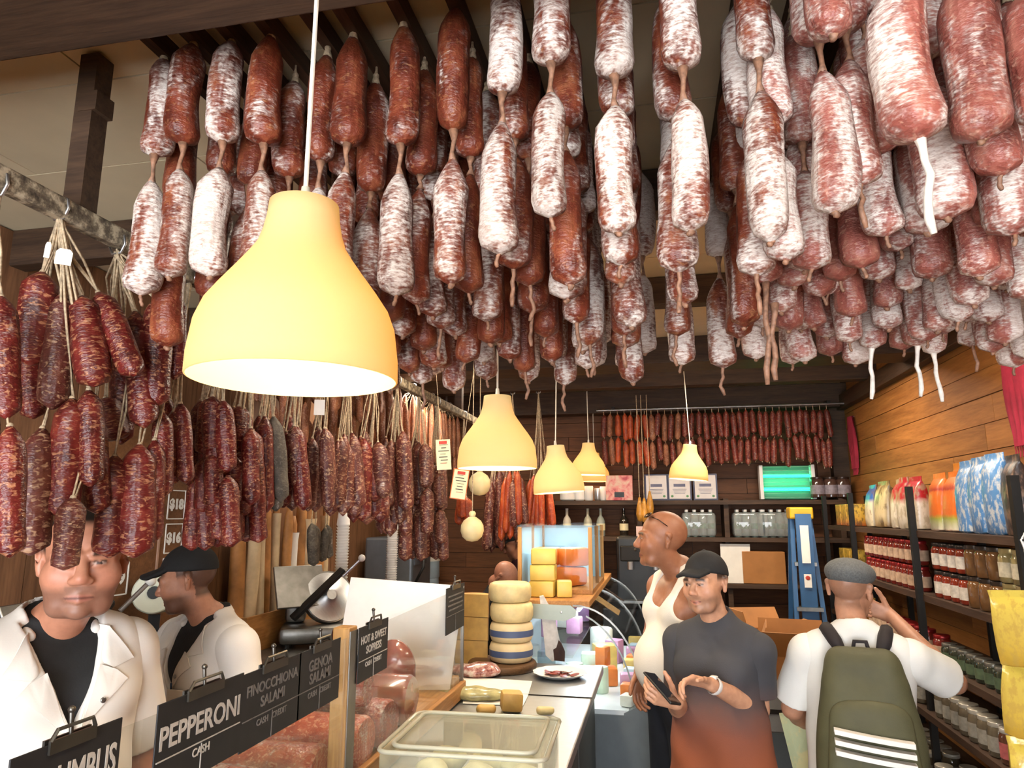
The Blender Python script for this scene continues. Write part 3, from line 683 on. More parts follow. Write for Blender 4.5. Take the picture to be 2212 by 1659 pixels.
def hand(S, w, d, nrm, thumb, curl=(.5, .6, .4), sc=1.0, spread=.06, thumb_curl=.4, sd=1):
    """palm from the wrist w along d; nrm: out of the palm; thumb: towards the thumb side"""
    w = Vector(w); d = Vector(d).normalized(); t = (Vector(thumb)-d*Vector(thumb).dot(d)).normalized(); n = d.cross(t).normalized()
    if n.dot(Vector(nrm)) < 0: n = -n
    A = lambda v: tuple(v)
    for q in (-.026, -.009, .009, .026): S.cap(A(w+t*q*.7*sc+d*.012*sc), A(w+d*.085*sc+t*q*sc), .0135*sc, .0115*sc, k=.010)
    for i, q in enumerate((.030, .010, -.010, -.029)):
        p = w+d*.085*sc+t*q*sc; dirv = (d+t*spread*(1.5-i)).normalized(); L = (.042, .047, .044, .034)[i]; ang = 0
        for j, f in enumerate((1, .66, .52)):
            ang += curl[j]*(1+.12*i); dv = dirv*math.cos(ang)+n*math.sin(ang); p2 = p+dv*L*f*sc
            S.cap(A(p), A(p2), (.0096-.0008*j)*sc, (.0090-.0010*j)*sc, k=.003); p = p2
    p = w+d*.022*sc+t*.024*sc; dv = (d*.62+t*.72+n*.22).normalized()
    for j, L in enumerate((.045, .034, .028)):
        p2 = p+dv*L*sc; S.cap(A(p), A(p2), (.0135, .0105, .0095)[j]*sc, (.011, .0098, .008)[j]*sc, k=.006); p = p2
        dv = (dv*math.cos(thumb_curl*.6)+(d*.55+n*.6)*math.sin(thumb_curl*.6)).normalized()
class Person:
    def __init__(s, label, loc, rz, H=1.75, head=(0, 0, 0), belly=0.0, build=1.0, head_off=(0, 0, 0), lean=(0, 0), skin='c08a6a', group=None, hs=1.0):
        s.sc = H/1.78; s.t = thing('person', label, 'person', loc, rz, group); s.rz = rz; s.loc = Vector(loc); s.bd = build; s.belly = belly
        s.h0 = np.array((0+head_off[0]+lean[0], -.03+head_off[1]+lean[1], 1.655+head_off[2])); s.hf = frame(head[0], head[1], head[2], s.h0, hs); s.skin = lin(skin)[:3]
        s.lean = lean; s.L = {}
        b = build
        s.sh = {-1: (-.172*b+lean[0]*.85, .01+lean[1]*.85, 1.40), 1: (.172*b+lean[0]*.85, .01+lean[1]*.85, 1.40)}
        s.el = {-1: (-.235*b, .03, 1.13), 1: (.235*b, .03, 1.13)}; s.wr = {-1: (-.25*b, -.06, .88), 1: (.25*b, -.06, .88)}
        s.hd = {q: ((0, -.1, -1), (-q, 0, 0), (0, -1, 0), (.35, .4, .3)) for q in (-1, 1)}
    def w2l(s, p):   # world point -> figure space
        q = Vector(p)-s.loc; q.rotate(Euler((0, 0, -s.rz))); return tuple(q/s.sc)
    def torso(s, S, t=0.0, arms=True, low=.88, kk=.03):
        b, (lx, ly) = s.bd, s.lean; m = lambda z: (lx*max(0, (z-1.0)/.5), ly*max(0, (z-1.0)/.5))
        pt = lambda x, y, z: (x+m(z)[0], y+m(z)[1], z)
        S.cap(pt(-.045*b, 0, max(low, .93)), pt(-.04*b, 0, 1.10), .128*b+t, .118*b+t, .80, kk); S.cap(pt(.045*b, 0, max(low, .93)), pt(.04*b, 0, 1.10), .128*b+t, .118*b+t, .80, kk)
        S.cap(pt(-.05*b, .0, 1.12), pt(-.07*b, 0, 1.33), .112*b+t, .108*b+t, .86, kk); S.cap(pt(.05*b, .0, 1.12), pt(.07*b, 0, 1.33), .112*b+t, .108*b+t, .86, kk)
        S.cap(pt(-.125*b, .012, 1.405), pt(.125*b, .012, 1.405), .066+t, .066+t, 1, kk)
        S.cap(pt(-.11*b, .02, 1.43), pt(0, .02, 1.50), .042+t, .046+t, 1, kk); S.cap(pt(.11*b, .02, 1.43), pt(0, .02, 1.50), .042+t, .046+t, 1, kk)
        S.ell(pt(-.07*b, -.075, 1.31), (.075+t, .04+t, .06+t), kk); S.ell(pt(.07*b, -.075, 1.31), (.075+t, .04+t, .06+t), kk)
        if s.belly: S.ell((lx*.3, -.045-s.belly*.3+ly*.3, 1.10), (.135*b+t, .09+s.belly+t, .15+t), .05)
    def arm(s, S, q, t=0.0, upto=2):
        S.ell(s.sh[q], (.055+t,)*3, .03); S.cap(s.sh[q], s.el[q], .050+t, .041+t, k=.02)
        if upto > 1: S.cap(s.el[q], tuple(np.array(s.el[q])*.65+np.array(s.wr[q])*.35), .042+t, .040+t, k=.012); S.cap(tuple(np.array(s.el[q])*.65+np.array(s.wr[q])*.35), s.wr[q], .040+t, .0265+t, k=.015)
    def make_body(s, legs=True, feats=None, stubble=None, hair=None, bald_dark=None, voxel=.005, smile=0.0, lips='a0564c', nose=1.0, jaw=1.0):
        S = Sdf(voxel); s.torso(S)
        for q in (-1, 1):
            s.arm(S, q); d, n, th, cu = s.hd[q][:4]; hand(S, s.wr[q], d, n, th, cu, sc=.98, sd=q, thumb_curl=s.hd[q][4] if len(s.hd[q]) > 4 else .4)
            if legs:
                S.cap((q*.085, 0, .92), (q*.095, -.015, .50), .095, .06, k=.03); S.cap((q*.095, -.015, .50), (q*.1, .02, .09), .062, .042, k=.02); S.cap((q*.1, .02, .045), (q*.115, -.14, .04), .045, .035, k=.02)
        f = s.hf; hx = f[0] @ np.array((0, .012, -.07))*f[2]+f[1]; nb = (s.lean[0], .02+s.lean[1], 1.46)
        S.cap(tuple(hx), nb, .053, .058, k=.015)
        E = lambda c, r, k=.012, sub=False: S.ell(c, r, k, sub, f)
        C = lambda a, b, r1, r2=None, k=.010, sub=False: S.cap(a, b, r1, r2, 1, k, sub, f)
        E((0, .012, .032), (.075, .096, .086)); E((0, -.028, -.04), (.061*jaw, .066, .076), .02); C((-.03*jaw, -.05, -.088), (.03*jaw, -.05, -.088), .026, k=.02); E((0, -.076, -.097), (.022, .018, .018), .014)
        for q in (-1, 1):
            C((q*.018, -.090, .020), (q*.05, -.072, .018), .011, .010, .014)
            E((q*.042, -.060, -.026), (.027, .024, .026), .035); E((q*.0305, -.101, .0), (.016, .0145, .011), .010, True)
            E((q*.0305, -.0815, .0005), (.0135, .0135, .0125), .004)
            C((q*.017, -.0935, .0075), (q*.043, -.083, .007), .0042, .0035, .004); C((q*.019, -.0915, -.0075), (q*.042, -.083, -.008), .0035, .003, .004)
            C((q*.077, .012, -.032), (q*.080, .02, .018), .008, .0135, .004); E((q*.083, .014, .004), (.006, .010, .016), .003, True)
            E((q*.0115*nose, -.1020, -.034), (.0095*nose, .010, .0085), .006); E((q*.007, -.104, -.0415), (.004, .006, .004), .003, True)
        C((0, -.088, .012), (0, -.1090, -.026), .0088, .0115*nose, .008); E((0, -.1110, -.030), (.0115*nose, .010, .010), .006)
        m = smile*.006
        C((-.027, -.0805, -.067+m), (0, -.0905, -.0648), .0035, .0055, .006); C((.027, -.0805, -.067+m), (0, -.0905, -.0648), .0035, .0055, .006)
        C((-.023, -.0805, -.0715+m), (0, -.0895, -.0755), .0038, .0062, .006); C((.023, -.0805, -.0715+m), (0, -.0895, -.0755), .0038, .0062, .006)
        C((-.029, -.0875, -.069+m), (0, -.0985, -.0698), .0028, .0030, .002, True); C((.029, -.0875, -.069+m), (0, -.0985, -.0698), .0028, .0030, .002, True)
        P, Q = S.surface()
        h = ((P-f[1]) @ f[0])/f[2]; col = np.tile(np.array(s.skin), (len(P), 1)); x, y, z = h[:, 0], h[:, 1], h[:, 2]
        def blend(mask, c): c = np.array(lin(c)[:3]); col[:] = col*(1-mask[:, None])+c*mask[:, None]
        sm = lambda v, a, b: np.clip((v-a)/(b-a), 0, 1)
        inh = (np.linalg.norm(h, axis=1) < .19).astype(float)
        blend(inh*sm(.035-np.hypot(np.abs(x)-.045, (z+.03)), 0, .03)*sm(-y, .04, .06)*.22, 'c0705c')
        blend(inh*sm(.022-np.hypot(x, (z+.03)), 0, .02)*sm(-y, .09, .1)*.3, 'c0705c')
        if stubble: 
            mk = inh*sm(-z, .042, .06)*sm(-y, -.03, .02)*sm(.14+z, 0, .03)*(1-sm(.026-np.hypot(x*.9, (z+.069)*2.2), 0, .01)); mk = np.maximum(mk, inh*sm(.032-np.abs(x), 0, .006)*sm(.012-np.abs(z+.0535), 0, .006)*sm(-y, .08, .09)); blend(mk*stubble[1], stubble[0])
        blend(inh*sm(.0245-np.hypot(x*.88, (z+.0697-np.abs(x)*smile*.2)*3.0), 0, .005)*sm(-y, .075, .085)*.75, lips)
        blend(inh*sm(.0022-np.abs(z+.0697-np.abs(x)*smile*.22), 0, .0012)*sm(.029-np.abs(x), 0, .004)*sm(-y, .07, .078)*.8, '4a221c')
        if hair:     # close-cropped hair, hairline behind the forehead and above the ears
            line = np.where(y < -.02, .055+.25*np.maximum(0, -(y+.02))*0+.02, np.where(y < .03, .01, -.075)); blend(inh*sm(z-line+.0, -.005, .012)*hair[1], hair[0])
        brow = inh*sm(.0068-np.abs(z-.0215-.08*(np.abs(x)-.03)*(np.abs(x) < .036)+.25*np.maximum(0, np.abs(x)-.036)), 0, .003)*sm(.0185-np.abs(np.abs(x)-.0335), 0, .004)*sm(-y, .06, .07); blend(brow*.9, feats or '2c1c14')
        eye = inh*sm(-y, .078, .081)*((((np.abs(x)-.0305)/.0125)**2+((z-.0003)/.0036)**2) < 1); blend(eye*.8, 'b8a498')
        iris = inh*sm(-y, .078, .081)*(np.hypot(np.abs(x)-.0305+.001*np.sign(x), z) < .0055)*(np.abs(z) < .0036); blend(iris.astype(float), '241610')
        lid = inh*sm(-y, .07, .08)*sm(.0022-np.abs(z-.0060+((np.abs(x)-.0305)/.014)**2*.004), 0, .0012)*sm(.0150-np.abs(np.abs(x)-.0305), 0, .002); blend(lid*.85, '2a1a14')
        nl = np.zeros(len(P))
        o = link('body', np_mesh('body', P, Q, M['skin'], col), s.t, None, None, (s.sc,)*3); s.body = o; return o
    def part(s, name, S, m, fold=None, label=None):
        P, Q = S.surface(fold); o = link(name, np_mesh(name, P, Q, m), s.t, None, None, (s.sc,)*3)
        if label: o['label'] = label
        return o
    def raw(s, name, mb, m, smooth='all', head=False):
        o = mb.build(name, m, s.t, smooth=smooth); o.scale = (s.sc,)*3
        if head:
            o.matrix_local = Matrix.Diagonal((s.sc, s.sc, s.sc, 1)) @ Matrix.Translation(s.hf[1]) @ Matrix((s.hf[0]*s.hf[2]).tolist()).to_4x4()
        return o
    def cap(s, m, peak=True, label=None, size=1.0, flat=False):
        f = s.hf; S = Sdf(.005)
        if flat:   # flat tweed cap
            S.ell((0, .018, .062), (.090, .108, .060), .02, False, f); S.ell((0, -.03, .060), (.084, .085, .04), .03, False, f); S.ell((0, -.098, .034), (.06, .04, .010), .012, False, f)
            S.fn(lambda X, Y, Z: ((X-f[1][0])*f[0][0, 2]+(Y-f[1][1])*f[0][1, 2]+(Z-f[1][2])*f[0][2, 2])-(.012), s.h0-.2, s.h0+.2, .004)
        else:
            S.ell((0, .012, .036), (.0835*size, .104*size, .094*size), .01, False, f)
            n = f[0] @ np.array((0, .20, 1.0)); n = n/np.linalg.norm(n); o = f[0] @ np.array((0, -.06, .046))*f[2]+f[1]
            S.fn(lambda X, Y, Z: (X-o[0])*n[0]+(Y-o[1])*n[1]+(Z-o[2])*n[2], s.h0-.25, s.h0+.25, .004)
            if peak: 
                for q in np.linspace(-.06, .06, 17): S.cap((q, -.066, .058-abs(q)*.16), (q*.9, -.156+abs(q)*abs(q)*9, .048-abs(q)*.22), .006, .0045, 1, .012, False, f)
            S.ell((0, .012, .131*size), (.008, .008, .005), .004, False, f)
        return s.part('cap', S, m, None, label)
    def pants(s, m, name='trousers'):
        S = Sdf(.008)
        for q in (-1, 1):
            S.cap((q*.075, 0, .93), (q*.1, -.015, .50), .115, .085, k=.04); S.cap((q*.1, -.015, .50), (q*.1, .02, .10), .085, .07, k=.03)
        S.cap((-.05, 0, .95), (.05, 0, .95), .135, k=.04, sy=.85); S.cap((-.05, -.0, 1.02), (.05, 0, 1.02), .125, k=.03, sy=.85)
        return s.part(name, S, m)
    def shoes(s, m):
        for q in (-1, 1):
            S = Sdf(.006); S.cap((q*.1, .03, .05), (q*.12, -.17, .045), .055, .045, k=.02); S.fn(lambda X, Y, Z: Z-.0, (-.5, -.5, -.1), (.5, .5, .02), .003); s.part('shoe', S, m)
def folds(a, fx=24, fz=15, ph=0.0):
    return lambda X, Y, Z: a*np.sin(fx*X+fz*Z+ph+2.2*np.sin(7*Z+5*X))*np.sin(9*Y+6*Z+ph)
def half(o, n):   # half-space function: positive side along n is removed
    o = np.array(o, float); n = np.array(n, float); n = n/np.linalg.norm(n)
    return lambda X, Y, Z: -((X-o[0])*n[0]+(Y-o[1])*n[1]+(Z-o[2])*n[2])
def sleeve(p, S, q, frac, t0, t1, m=None):
    a = np.array(p.sh[q]); b = np.array(p.el[q]); d = b-a; c = a+d*(frac+.15); e = a+d*frac
    T = Sdf(.005); T.cap(tuple(a), tuple(c), .050+t0*.8, .045+t1, k=.02); n_ = np.array(s_in(p, q)); T.cap(tuple(a), tuple(a+n_*.07), .052+t0*.8, .05+t0, k=.03)
    T.fn(half(e, d), np.minimum(e, c)-.16, np.maximum(e, c)+.16, .004)
    SLV.append((p, T))
SLV = []
def s_in(p, q): v = np.array((0, 0, 1.40))-np.array(p.sh[q]); return v/np.linalg.norm(v)
def flush(m, fold=None):
    for p, T in SLV: p.part('sleeve', T, m, fold)
    SLV.clear()
from mathutils.bvhtree import BVHTree
def drape(p, target, poly, name, off, th=.0035):
    """a cloth piece of outline poly (x, z) laid on the front of target"""
    me = target.data; bv = BVHTree.FromPolygons([v.co.copy() for v in me.vertices], [tuple(f.vertices) for f in me.polygons])
    bm = bmesh.new(); f = bm.faces.new([bm.verts.new((x, -1, z)) for x, z in poly]); bmesh.ops.triangulate(bm, faces=[f])
    for _ in range(3): bmesh.ops.subdivide_edges(bm, edges=bm.edges[:], cuts=1, use_grid_fill=True)
    last = -.12
    for v in bm.verts:
        h = bv.ray_cast(Vector((v.co.x, -1, v.co.z)), Vector((0, 1, 0)), 1.02)[0]; v.tag = h is not None; v.co.y = h.y-off if h else -9
    ok = [v for v in bm.verts if v.tag]
    for v in bm.verts:
        if not v.tag and ok: v.co.y = min(ok, key=lambda w: (w.co.x-v.co.x)**2+(w.co.z-v.co.z)**2).co.y
    for _ in range(4): bmesh.ops.smooth_vert(bm, verts=bm.verts[:], factor=.4, use_axis_y=True, use_axis_x=False, use_axis_z=False)
    bmesh.ops.recalc_face_normals(bm, faces=bm.faces[:]); bmesh.ops.solidify(bm, geom=bm.faces[:], thickness=th)
    m = bpy.data.meshes.new(name); bm.to_mesh(m); bm.free(); m.materials.append(M['coat']); m.polygons.foreach_set('use_smooth', [True]*len(m.polygons)); m.set_sharp_from_angle(angle=R(50))
    return link(name, m, p.t, None, None, (p.sc,)*3)
def coat(p, neck_z=1.24, low=.62, sleeves=.95, t=.022, name='work_coat'):
    S = Sdf(.006); p.torso(S, t); lx, ly = p.lean
    S.cap((-.06, .0, .95), (-.07, .0, low+.1), .14+t, .15+t, .8, .05); S.cap((.06, 0, .95), (.07, 0, low+.1), .14+t, .15+t, .8, .05)
    for q in (-1, 1): sleeve(p, S, q, sleeves, t+.006, t+.016)
    S.fn(lambda X, Y, Z: np.maximum(np.abs(X-lx*np.clip((Z-1)/.5, 0, 1))-np.maximum(0, (Z-neck_z)*.36), Y-(-.02+ly)), (-.12, -.4, neck_z), (.12, .05+ly, 1.6), .006)
    S.ell((lx, .0+ly, 1.53), (.075, .085, .06), .01, True)
    S.fn(half((0, 0, low), (0, 0, -1)), (-.5, -.5, low-.4), (.5, .5, low), .004)
    o = p.part(name, S, M['coat'], folds(.0045)); flush(M['coat'], folds(.003))
    C = Sdf(.005)   # standing part of the collar behind the neck
    for q in (-1, 1):
        pts = [(q*.010, .085, 1.515), (q*.052, .064, 1.512), (q*.080, .015, 1.495), (q*.076, -.04, 1.470)]
        for a, b in zip(pts, pts[1:]): C.cap((a[0]+lx, a[1]+ly, a[2]), (b[0]+lx, b[1]+ly, b[2]), .014, .014, 1, .010)
    p.part('collar', C, M['coat'])
    nz = neck_z; v = lambda z: (z-nz)*.36
    for q in (-1, 1):   # collar leaf and folded lapel laid on the coat front
        drape(p, o, [(q*.066+lx, 1.487), (q*.095+lx, 1.478), (q*.150+lx, 1.395), (q*(v(1.385)+.040)+lx*.8, 1.382), (q*(v(1.40)+.004)+lx*.8, 1.402)], 'collar_leaf', .010)
        drape(p, o, [(q*(v(1.395)+.004)+lx*.8, 1.395), (q*(v(1.385)+.045)+lx*.8, 1.378), (q*.125+lx*.8, 1.352), (q*.072+lx*.7, 1.31), (q*.010+lx*.5, nz+.004), (q*.004+lx*.5, nz-.004)], 'lapel', .006)
    U = Sdf(.006); p.torso(U, .010); U.cap((lx, .02+ly, 1.47), (lx, .03+ly, 1.52), .066, .06, k=.02); U.fn(half((0, 0, 1.1), (0, 0, -1)), (-.5, -.5, .6), (.5, .5, 1.1), .004); U.fn(half((lx, ly, 1.515), (0, -.35, 1)), (-.3, -.4, 1.42), (.3, .4, 1.7), .004)
    p.part('undershirt', U, M['black_cloth'])
    for z in (neck_z+.075, neck_z-.04, neck_z-.15, neck_z-.26):
        b = MB().lathe([(.007, 0), (.007, .002), (.004, .003)], 10, (.008 if z < neck_z else .06, -.146-p.belly*(.5 if z < 1.2 else .1), z), (0, -1, .05))
        p.raw('snap_button', b, M['steel_dark'])
    return o
# ---- man in the dark-to-rust T-shirt, holding a phone
p = Person('smiling person in black cap and grey-to-rust t-shirt looking up from a phone', (atY(1548, 1400, 3.0).x, 3.0, 0), R(-28), 1.70, head=(R(-8), R(2), R(-3)), skin='d09c7c', head_off=(-.01, -.02, 0))
p.el = {1: p.w2l(atY(1638, 1532, 2.98)), -1: p.w2l(atY(1468, 1530, 3.08))}
p.wr = {1: p.w2l(atY(1536, 1478, 2.76)), -1: p.w2l(atY(1462, 1518, 2.80))}
_w = lambda v: tuple(Euler((0, 0, -p.rz)).to_matrix() @ Vector(v))
p.hd = {1: (_w((-.92, -.28, .22)), _w((0, .3, -1)), _w((0, -.8, .5)), (.55, .7, .5), .5), -1: (_w((-.80, -.45, .30)), _w((.2, -.1, 1)), _w((-.25, -.6, .8)), (.5, .7, .5), .6)}
p.make_body(stubble=('4a3226', .42), feats='22160f', smile=1.0, lips='b06a5c', hair=('20150f', .9))
S = Sdf(.005); p.torso(S, .014)
for q in (-1, 1): S.cap((q*.06, 0, 1.1), (q*.075, 0, .78), .134, .160, .95, .04); sleeve(p, S, q, .72, .014, .026)
S.cap((0, .015, 1.45), (0, .015, 1.505), .082, .068, k=.02); S.ell((0, -.012, 1.545), (.060, .066, .055), .006, True); S.fn(half((0, 0, .80), (0, 0, -1)), (-.5, -.5, .5), (.5, .5, .80), .004)
k = NT('ombre_cloth'); tc = k.n('ShaderNodeTexCoord'); sp = k.n('ShaderNodeSeparateXYZ', {0: tc.outputs['Object']}); nz = k.noise(k.obj(), 5, 3)
zz = k.mth('MULTIPLY_ADD', nz, .10, sp.outputs[2]); fac = k.n('ShaderNodeMapRange', {0: zz, 1: 1.02, 2: 1.42}).outputs[0]
k.set('Base Color', k.ramp(fac, [(0, '8c4a2a'), (.3, '7c4632'), (.55, '54403c'), (.8, '3c3c40')])); k.set('Roughness', .85); k.bump(k.noise(k.obj(), 300, 2), .15); M['ombre'] = k.m
p.part('t_shirt', S, M['ombre'], folds(.006, 13, 16), 'ombre t-shirt fading from charcoal to rust'); flush(M['ombre'], folds(.003))
p.cap(M['black_cloth']); M['denim'] = mat('dark_jeans', '23262e', .85, var=.2); p.pants(M['denim']); p.shoes(M['black'])
w = Vector(p.wr[1]); e = Vector(p.el[1]); d = (w-e).normalized(); p.raw('watch', MB().lathe([(.0315, -.011), (.0335, -.004), (.0335, .004), (.0315, .011)], 18, tuple(w-d*.02), tuple(d), cap=False).box(tuple(w-d*.02+Vector(_w((0, -.2, 1)))*.031), (.026, .024, .012), bev=.003), [M['white_plastic']])
ph = thing('mobile_phone', 'dark phone held in both hands of the t-shirt wearer', 'phone', atY(1430, 1487, 2.66), 0, None, (R(35), R(14), R(58)))
MB().box((0, 0, 0), (.072, .148, .009), bev=.004).build('phone_body', M['black'], ph); MB().box((0, 0, .0048), (.066, .140, .001)).build('screen', mat('phone_glass', '10121a', .08, var=0), ph)
# ---- bald man in a white vest
p = Person('bald person in white vest and dark trousers looking across the counter', (atY(1468, 1350, 3.5).x, 3.5, 0), R(-60), 1.90, head=(R(-24), R(-2), 0), belly=.05, skin='a06a4c', head_off=(-.01, -.035, -.032), build=1.05, hs=1.04)
p.el = {-1: p.w2l(atY(1410, 1372, 3.62)), 1: p.w2l(atY(1560, 1375, 3.35))}; p.wr = {-1: p.w2l(atY(1382, 1448, 3.54)), 1: p.w2l(atY(1545, 1480, 3.3))}
_w = lambda v: tuple(Euler((0, 0, -p.rz)).to_matrix() @ Vector(v))
p.hd[-1] = (_w((-.12, -.1, -1)), _w((.9, .4, 0)), _w((-.6, -.8, 0)), (.3, .45, .4), .4)
p.make_body(feats='3a2c24', lips='8a4c40', nose=1.15, jaw=1.08, stubble=('6a4a38', .15))
S = Sdf(.005); p.torso(S, .009)
for q in (-1, 1): S.cap((q*.05, 0, 1.1), (q*.055, 0, .92), .132, .13, .82, .04); S.ell((q*.222, -.0, 1.36), (.082, .18, .125), .008, True); S.ell((q*.175, -.10, 1.40), (.06, .08, .11), .008, True)
S.ell((0, -.11, 1.47), (.082, .12, .135), .008, True); S.ell((0, .09, 1.5), (.08, .08, .1), .008, True); S.ell((0, 0, 1.56), (.07, .1, .09), .006, True); S.fn(half((0, 0, .97), (0, 0, -1)), (-.5, -.5, .6), (.5, .5, .97), .004)
M['vest'] = mat('ribbed_white_cotton', 'e6dfd2', .85, var=.04, vs=6, bump=.2, bs=260); p.part('vest', S, M['vest'], folds(.0025, 9, 6))
p.pants(mat('navy_trousers', '161a24', .85, var=.15)); p.shoes(M['black'])
g = MB(); 
for q in (-1, 1): g.sphere((q*.030, -.060, .099), (.025, .017, .006), 12, 8, (R(38), 0, 0)); g.tube([(q*.052, -.05, .092), (q*.066, -.02, .080), (q*.077, .015, .055)], .002, 6); g.tube([(q*.004, -.066, .101), (q*.012, -.064, .101)], .002, 5)
p.raw('sunglasses', g, mat('amber_lens', '2a1c10', .15, var=0), head=True)
# ---- man with the green backpack, seen from behind
p = Person('person in grey flat cap and white t-shirt seen from behind facing the shelves', (atY(1850, 1400, 2.95).x, 2.95, 0), R(172), 1.69, head=(R(-22), R(4), R(-4)), skin='b8866a', head_off=(0, -.02, -.005), build=1.06)
p.el = {-1: p.w2l(atY(2062, 1474, 3.02)), 1: p.w2l(atY(1712, 1530, 3.05))}; p.wr = {-1: p.w2l(atY(1925, 1330, 3.22)), 1: p.w2l(atY(1750, 1570, 3.3))}
_w = lambda v: tuple(Euler((0, 0, -p.rz)).to_matrix() @ Vector(v))
p.hd[-1] = (_w((-.9, .15, .35)), _w((-.3, -.9, -.2)), _w((-.3, 0, .9)), (.7, .8, .5), .6); p.hd[1] = (_w((.5, .8, -.1)), _w((1, 0, 0)), _w((0, 0, 1)), (.5, .6, .5), .4)
p.make_body(feats='2a2018', hair=('4a3a30', .35))
S = Sdf(.005); p.torso(S, .016)
for q in (-1, 1): S.cap((q*.06, 0, 1.1), (q*.065, 0, .84), .135, .145, .84, .04); sleeve(p, S, q, .80, .02, .04)
S.ell((0, -.02, 1.545), (.07, .08, .06), .008, True); S.fn(half((0, 0, .82), (0, 0, -1)), (-.5, -.5, .5), (.5, .5, .82), .004)
p.part('t_shirt', S, mat('white_cotton_tee', 'd8d6d0', .85, var=.04, vs=5, bump=.12, bs=220), folds(.005, 15, 12)); flush(bpy.data.materials['white_cotton_tee'], folds(.004))
p.cap(mat('grey_tweed', '5c5e5e', .9, var=.2, vs=160, bump=.3, bs=200), flat=True, label='grey tweed flat cap'); p.pants(mat('khaki_shorts', '4a4640', .85, var=.15)); p.shoes(M['white_plastic'])
# backpack (a thing of its own, worn on his back)
M['olive'] = mat('olive_nylon', '4c4a30', .7, var=.12, vs=8, bump=.15, bs=180); M['strap'] = mat('black_webbing', '1c1416', .8, var=.15)
bp = thing('backpack', 'olive green backpack with three white stripes worn on the white t-shirt', 'backpack', p.loc, p.rz); z0 = p.sc
S = Sdf(.006); f0 = .175
S.cap((-.095, f0+.02, .84), (-.085, f0+.01, 1.32), .098, .065, .9, .05); S.cap((.095, f0+.02, .84), (.085, f0+.01, 1.32), .098, .065, .9, .05); S.ell((0, f0+.02, 1.05), (.18, .10, .32), .05); S.cap((-.07, f0-.01, 1.40), (.07, f0-.01, 1.40), .06, k=.05)
o = sdf_obj('pack_body', S, M['olive'], bp, folds(.004, 12, 9)); o.scale = (z0,)*3
S = Sdf(.006); S.cap((-.085, f0+.098, .88), (-.07, f0+.085, 1.22), .085, .066, .42, .04); S.cap((.085, f0+.098, .88), (.07, f0+.085, 1.22), .085, .066, .42, .04); S.ell((0, f0+.092, 1.22), (.10, .035, .07), .03)
o = sdf_obj('front_pocket', S, M['olive'], bp); o.scale = (z0,)*3
for i in range(3):
    zz = 1.175-i*.034; mm = MB(); n = 10
    for j in range(n):
        x0, x1 = -.125+.25*j/n, -.125+.25*(j+1)/n; yy = lambda x: f0+.166-.7*x*x; sl = .10
        mm.add([(x0, yy(x0), zz+sl*x0), (x1, yy(x1), zz+sl*x1), (x1, yy(x1), zz+.016+sl*x1), (x0, yy(x0), zz+.016+sl*x0), (x0, yy(x0)-.035, zz+sl*x0), (x1, yy(x1)-.035, zz+sl*x1), (x1, yy(x1)-.035, zz+.016+sl*x1), (x0, yy(x0)-.035, zz+.016+sl*x0)], [(0,1,2,3),(4,7,6,5),(0,4,5,1),(3,2,6,7)])
    o = mm.build('stripe', M['white_plastic'], bp); o.scale = (z0,)*3
for q in (-1, 1):
    o = MB().tube([(q*.06, f0-.02, 1.42), (q*.085, .12, 1.47), (q*.105, .04, 1.502), (q*.115, -.05, 1.46), (q*.13, -.115, 1.34), (q*.15, -.12, 1.15), (q*.17, 0, 1.0), (q*.16, .1, .95)], [.016, .026, .027, .026, .024, .018, .012, .010], 8).build('shoulder_strap', M['strap'], bp, smooth='all'); o.scale = (z0,)*3
o = MB().tube([(-.03, f0-.03, 1.43), (-.02, f0-.03, 1.475), (.02, f0-.03, 1.475), (.03, f0-.03, 1.43)], .008, 6).build('grab_loop', M['strap'], bp, smooth='all'); o.scale = (z0,)*3
o = MB().tube([(.13, f0+.06, .95), (.135, f0+.065, .86), (.13, f0+.06, .80)], .006, 6).build('compression_strap', M['strap'], bp, smooth='all'); o.scale = (z0,)*3
# ---- first butcher
D1 = 1.82; pm = Vector((0, 0, CAMZ))+ray(160, 1206)*D1
p = Person('person in white butcher coat with face partly hidden by hanging sausages', (pm.x-.085, pm.y+.06, 0), R(66), pm.z/1.655*1.78, head=(R(-24), R(4), 0), belly=.06, skin='c08468', build=1.06, head_off=(.0, -.075, .0), hs=1.16)
p.make_body(legs=True, jaw=1.16, nose=1.15, stubble=('4a3830', .55), hair=('1c1410', 1), lips='a86a5c')
coat(p, 1.24, .60, .95, .026); p.pants(M['black_cloth']); p.shoes(M['black'])
# ---- second butcher, in profile with a black cap
D2 = 2.62; pm = Vector((0, 0, CAMZ))+ray(430, 1250)*D2
p = Person('person in white butcher coat and black cap looking down in profile', (pm.x+.03, pm.y+.02, 0), R(-22), (pm.z)/1.655*1.78*1.01, head=(R(-46), R(13), 0), skin='c48c70', build=1.06, head_off=(-.03, -.04, -.015))
p.make_body(stubble=('3a2a22', .7), hair=('2a1e18', .8), feats='1c120c', jaw=1.05)
coat(p, 1.24, .6, .93, .024); p.cap(M['black_cloth']); p.pants(M['black_cloth']); p.shoes(M['black'])
p.raw('coat_pocket', MB().box((.095, -.150, 1.22), (.10, .006, .11), (0, 0, R(14)), bev=.002), M['coat'])
p.raw('pen', MB().cyl((.06, -.155, 1.25), (.06, -.158, 1.295), .0035), mat('blue_pen', '1c2c4a', .4, var=0))
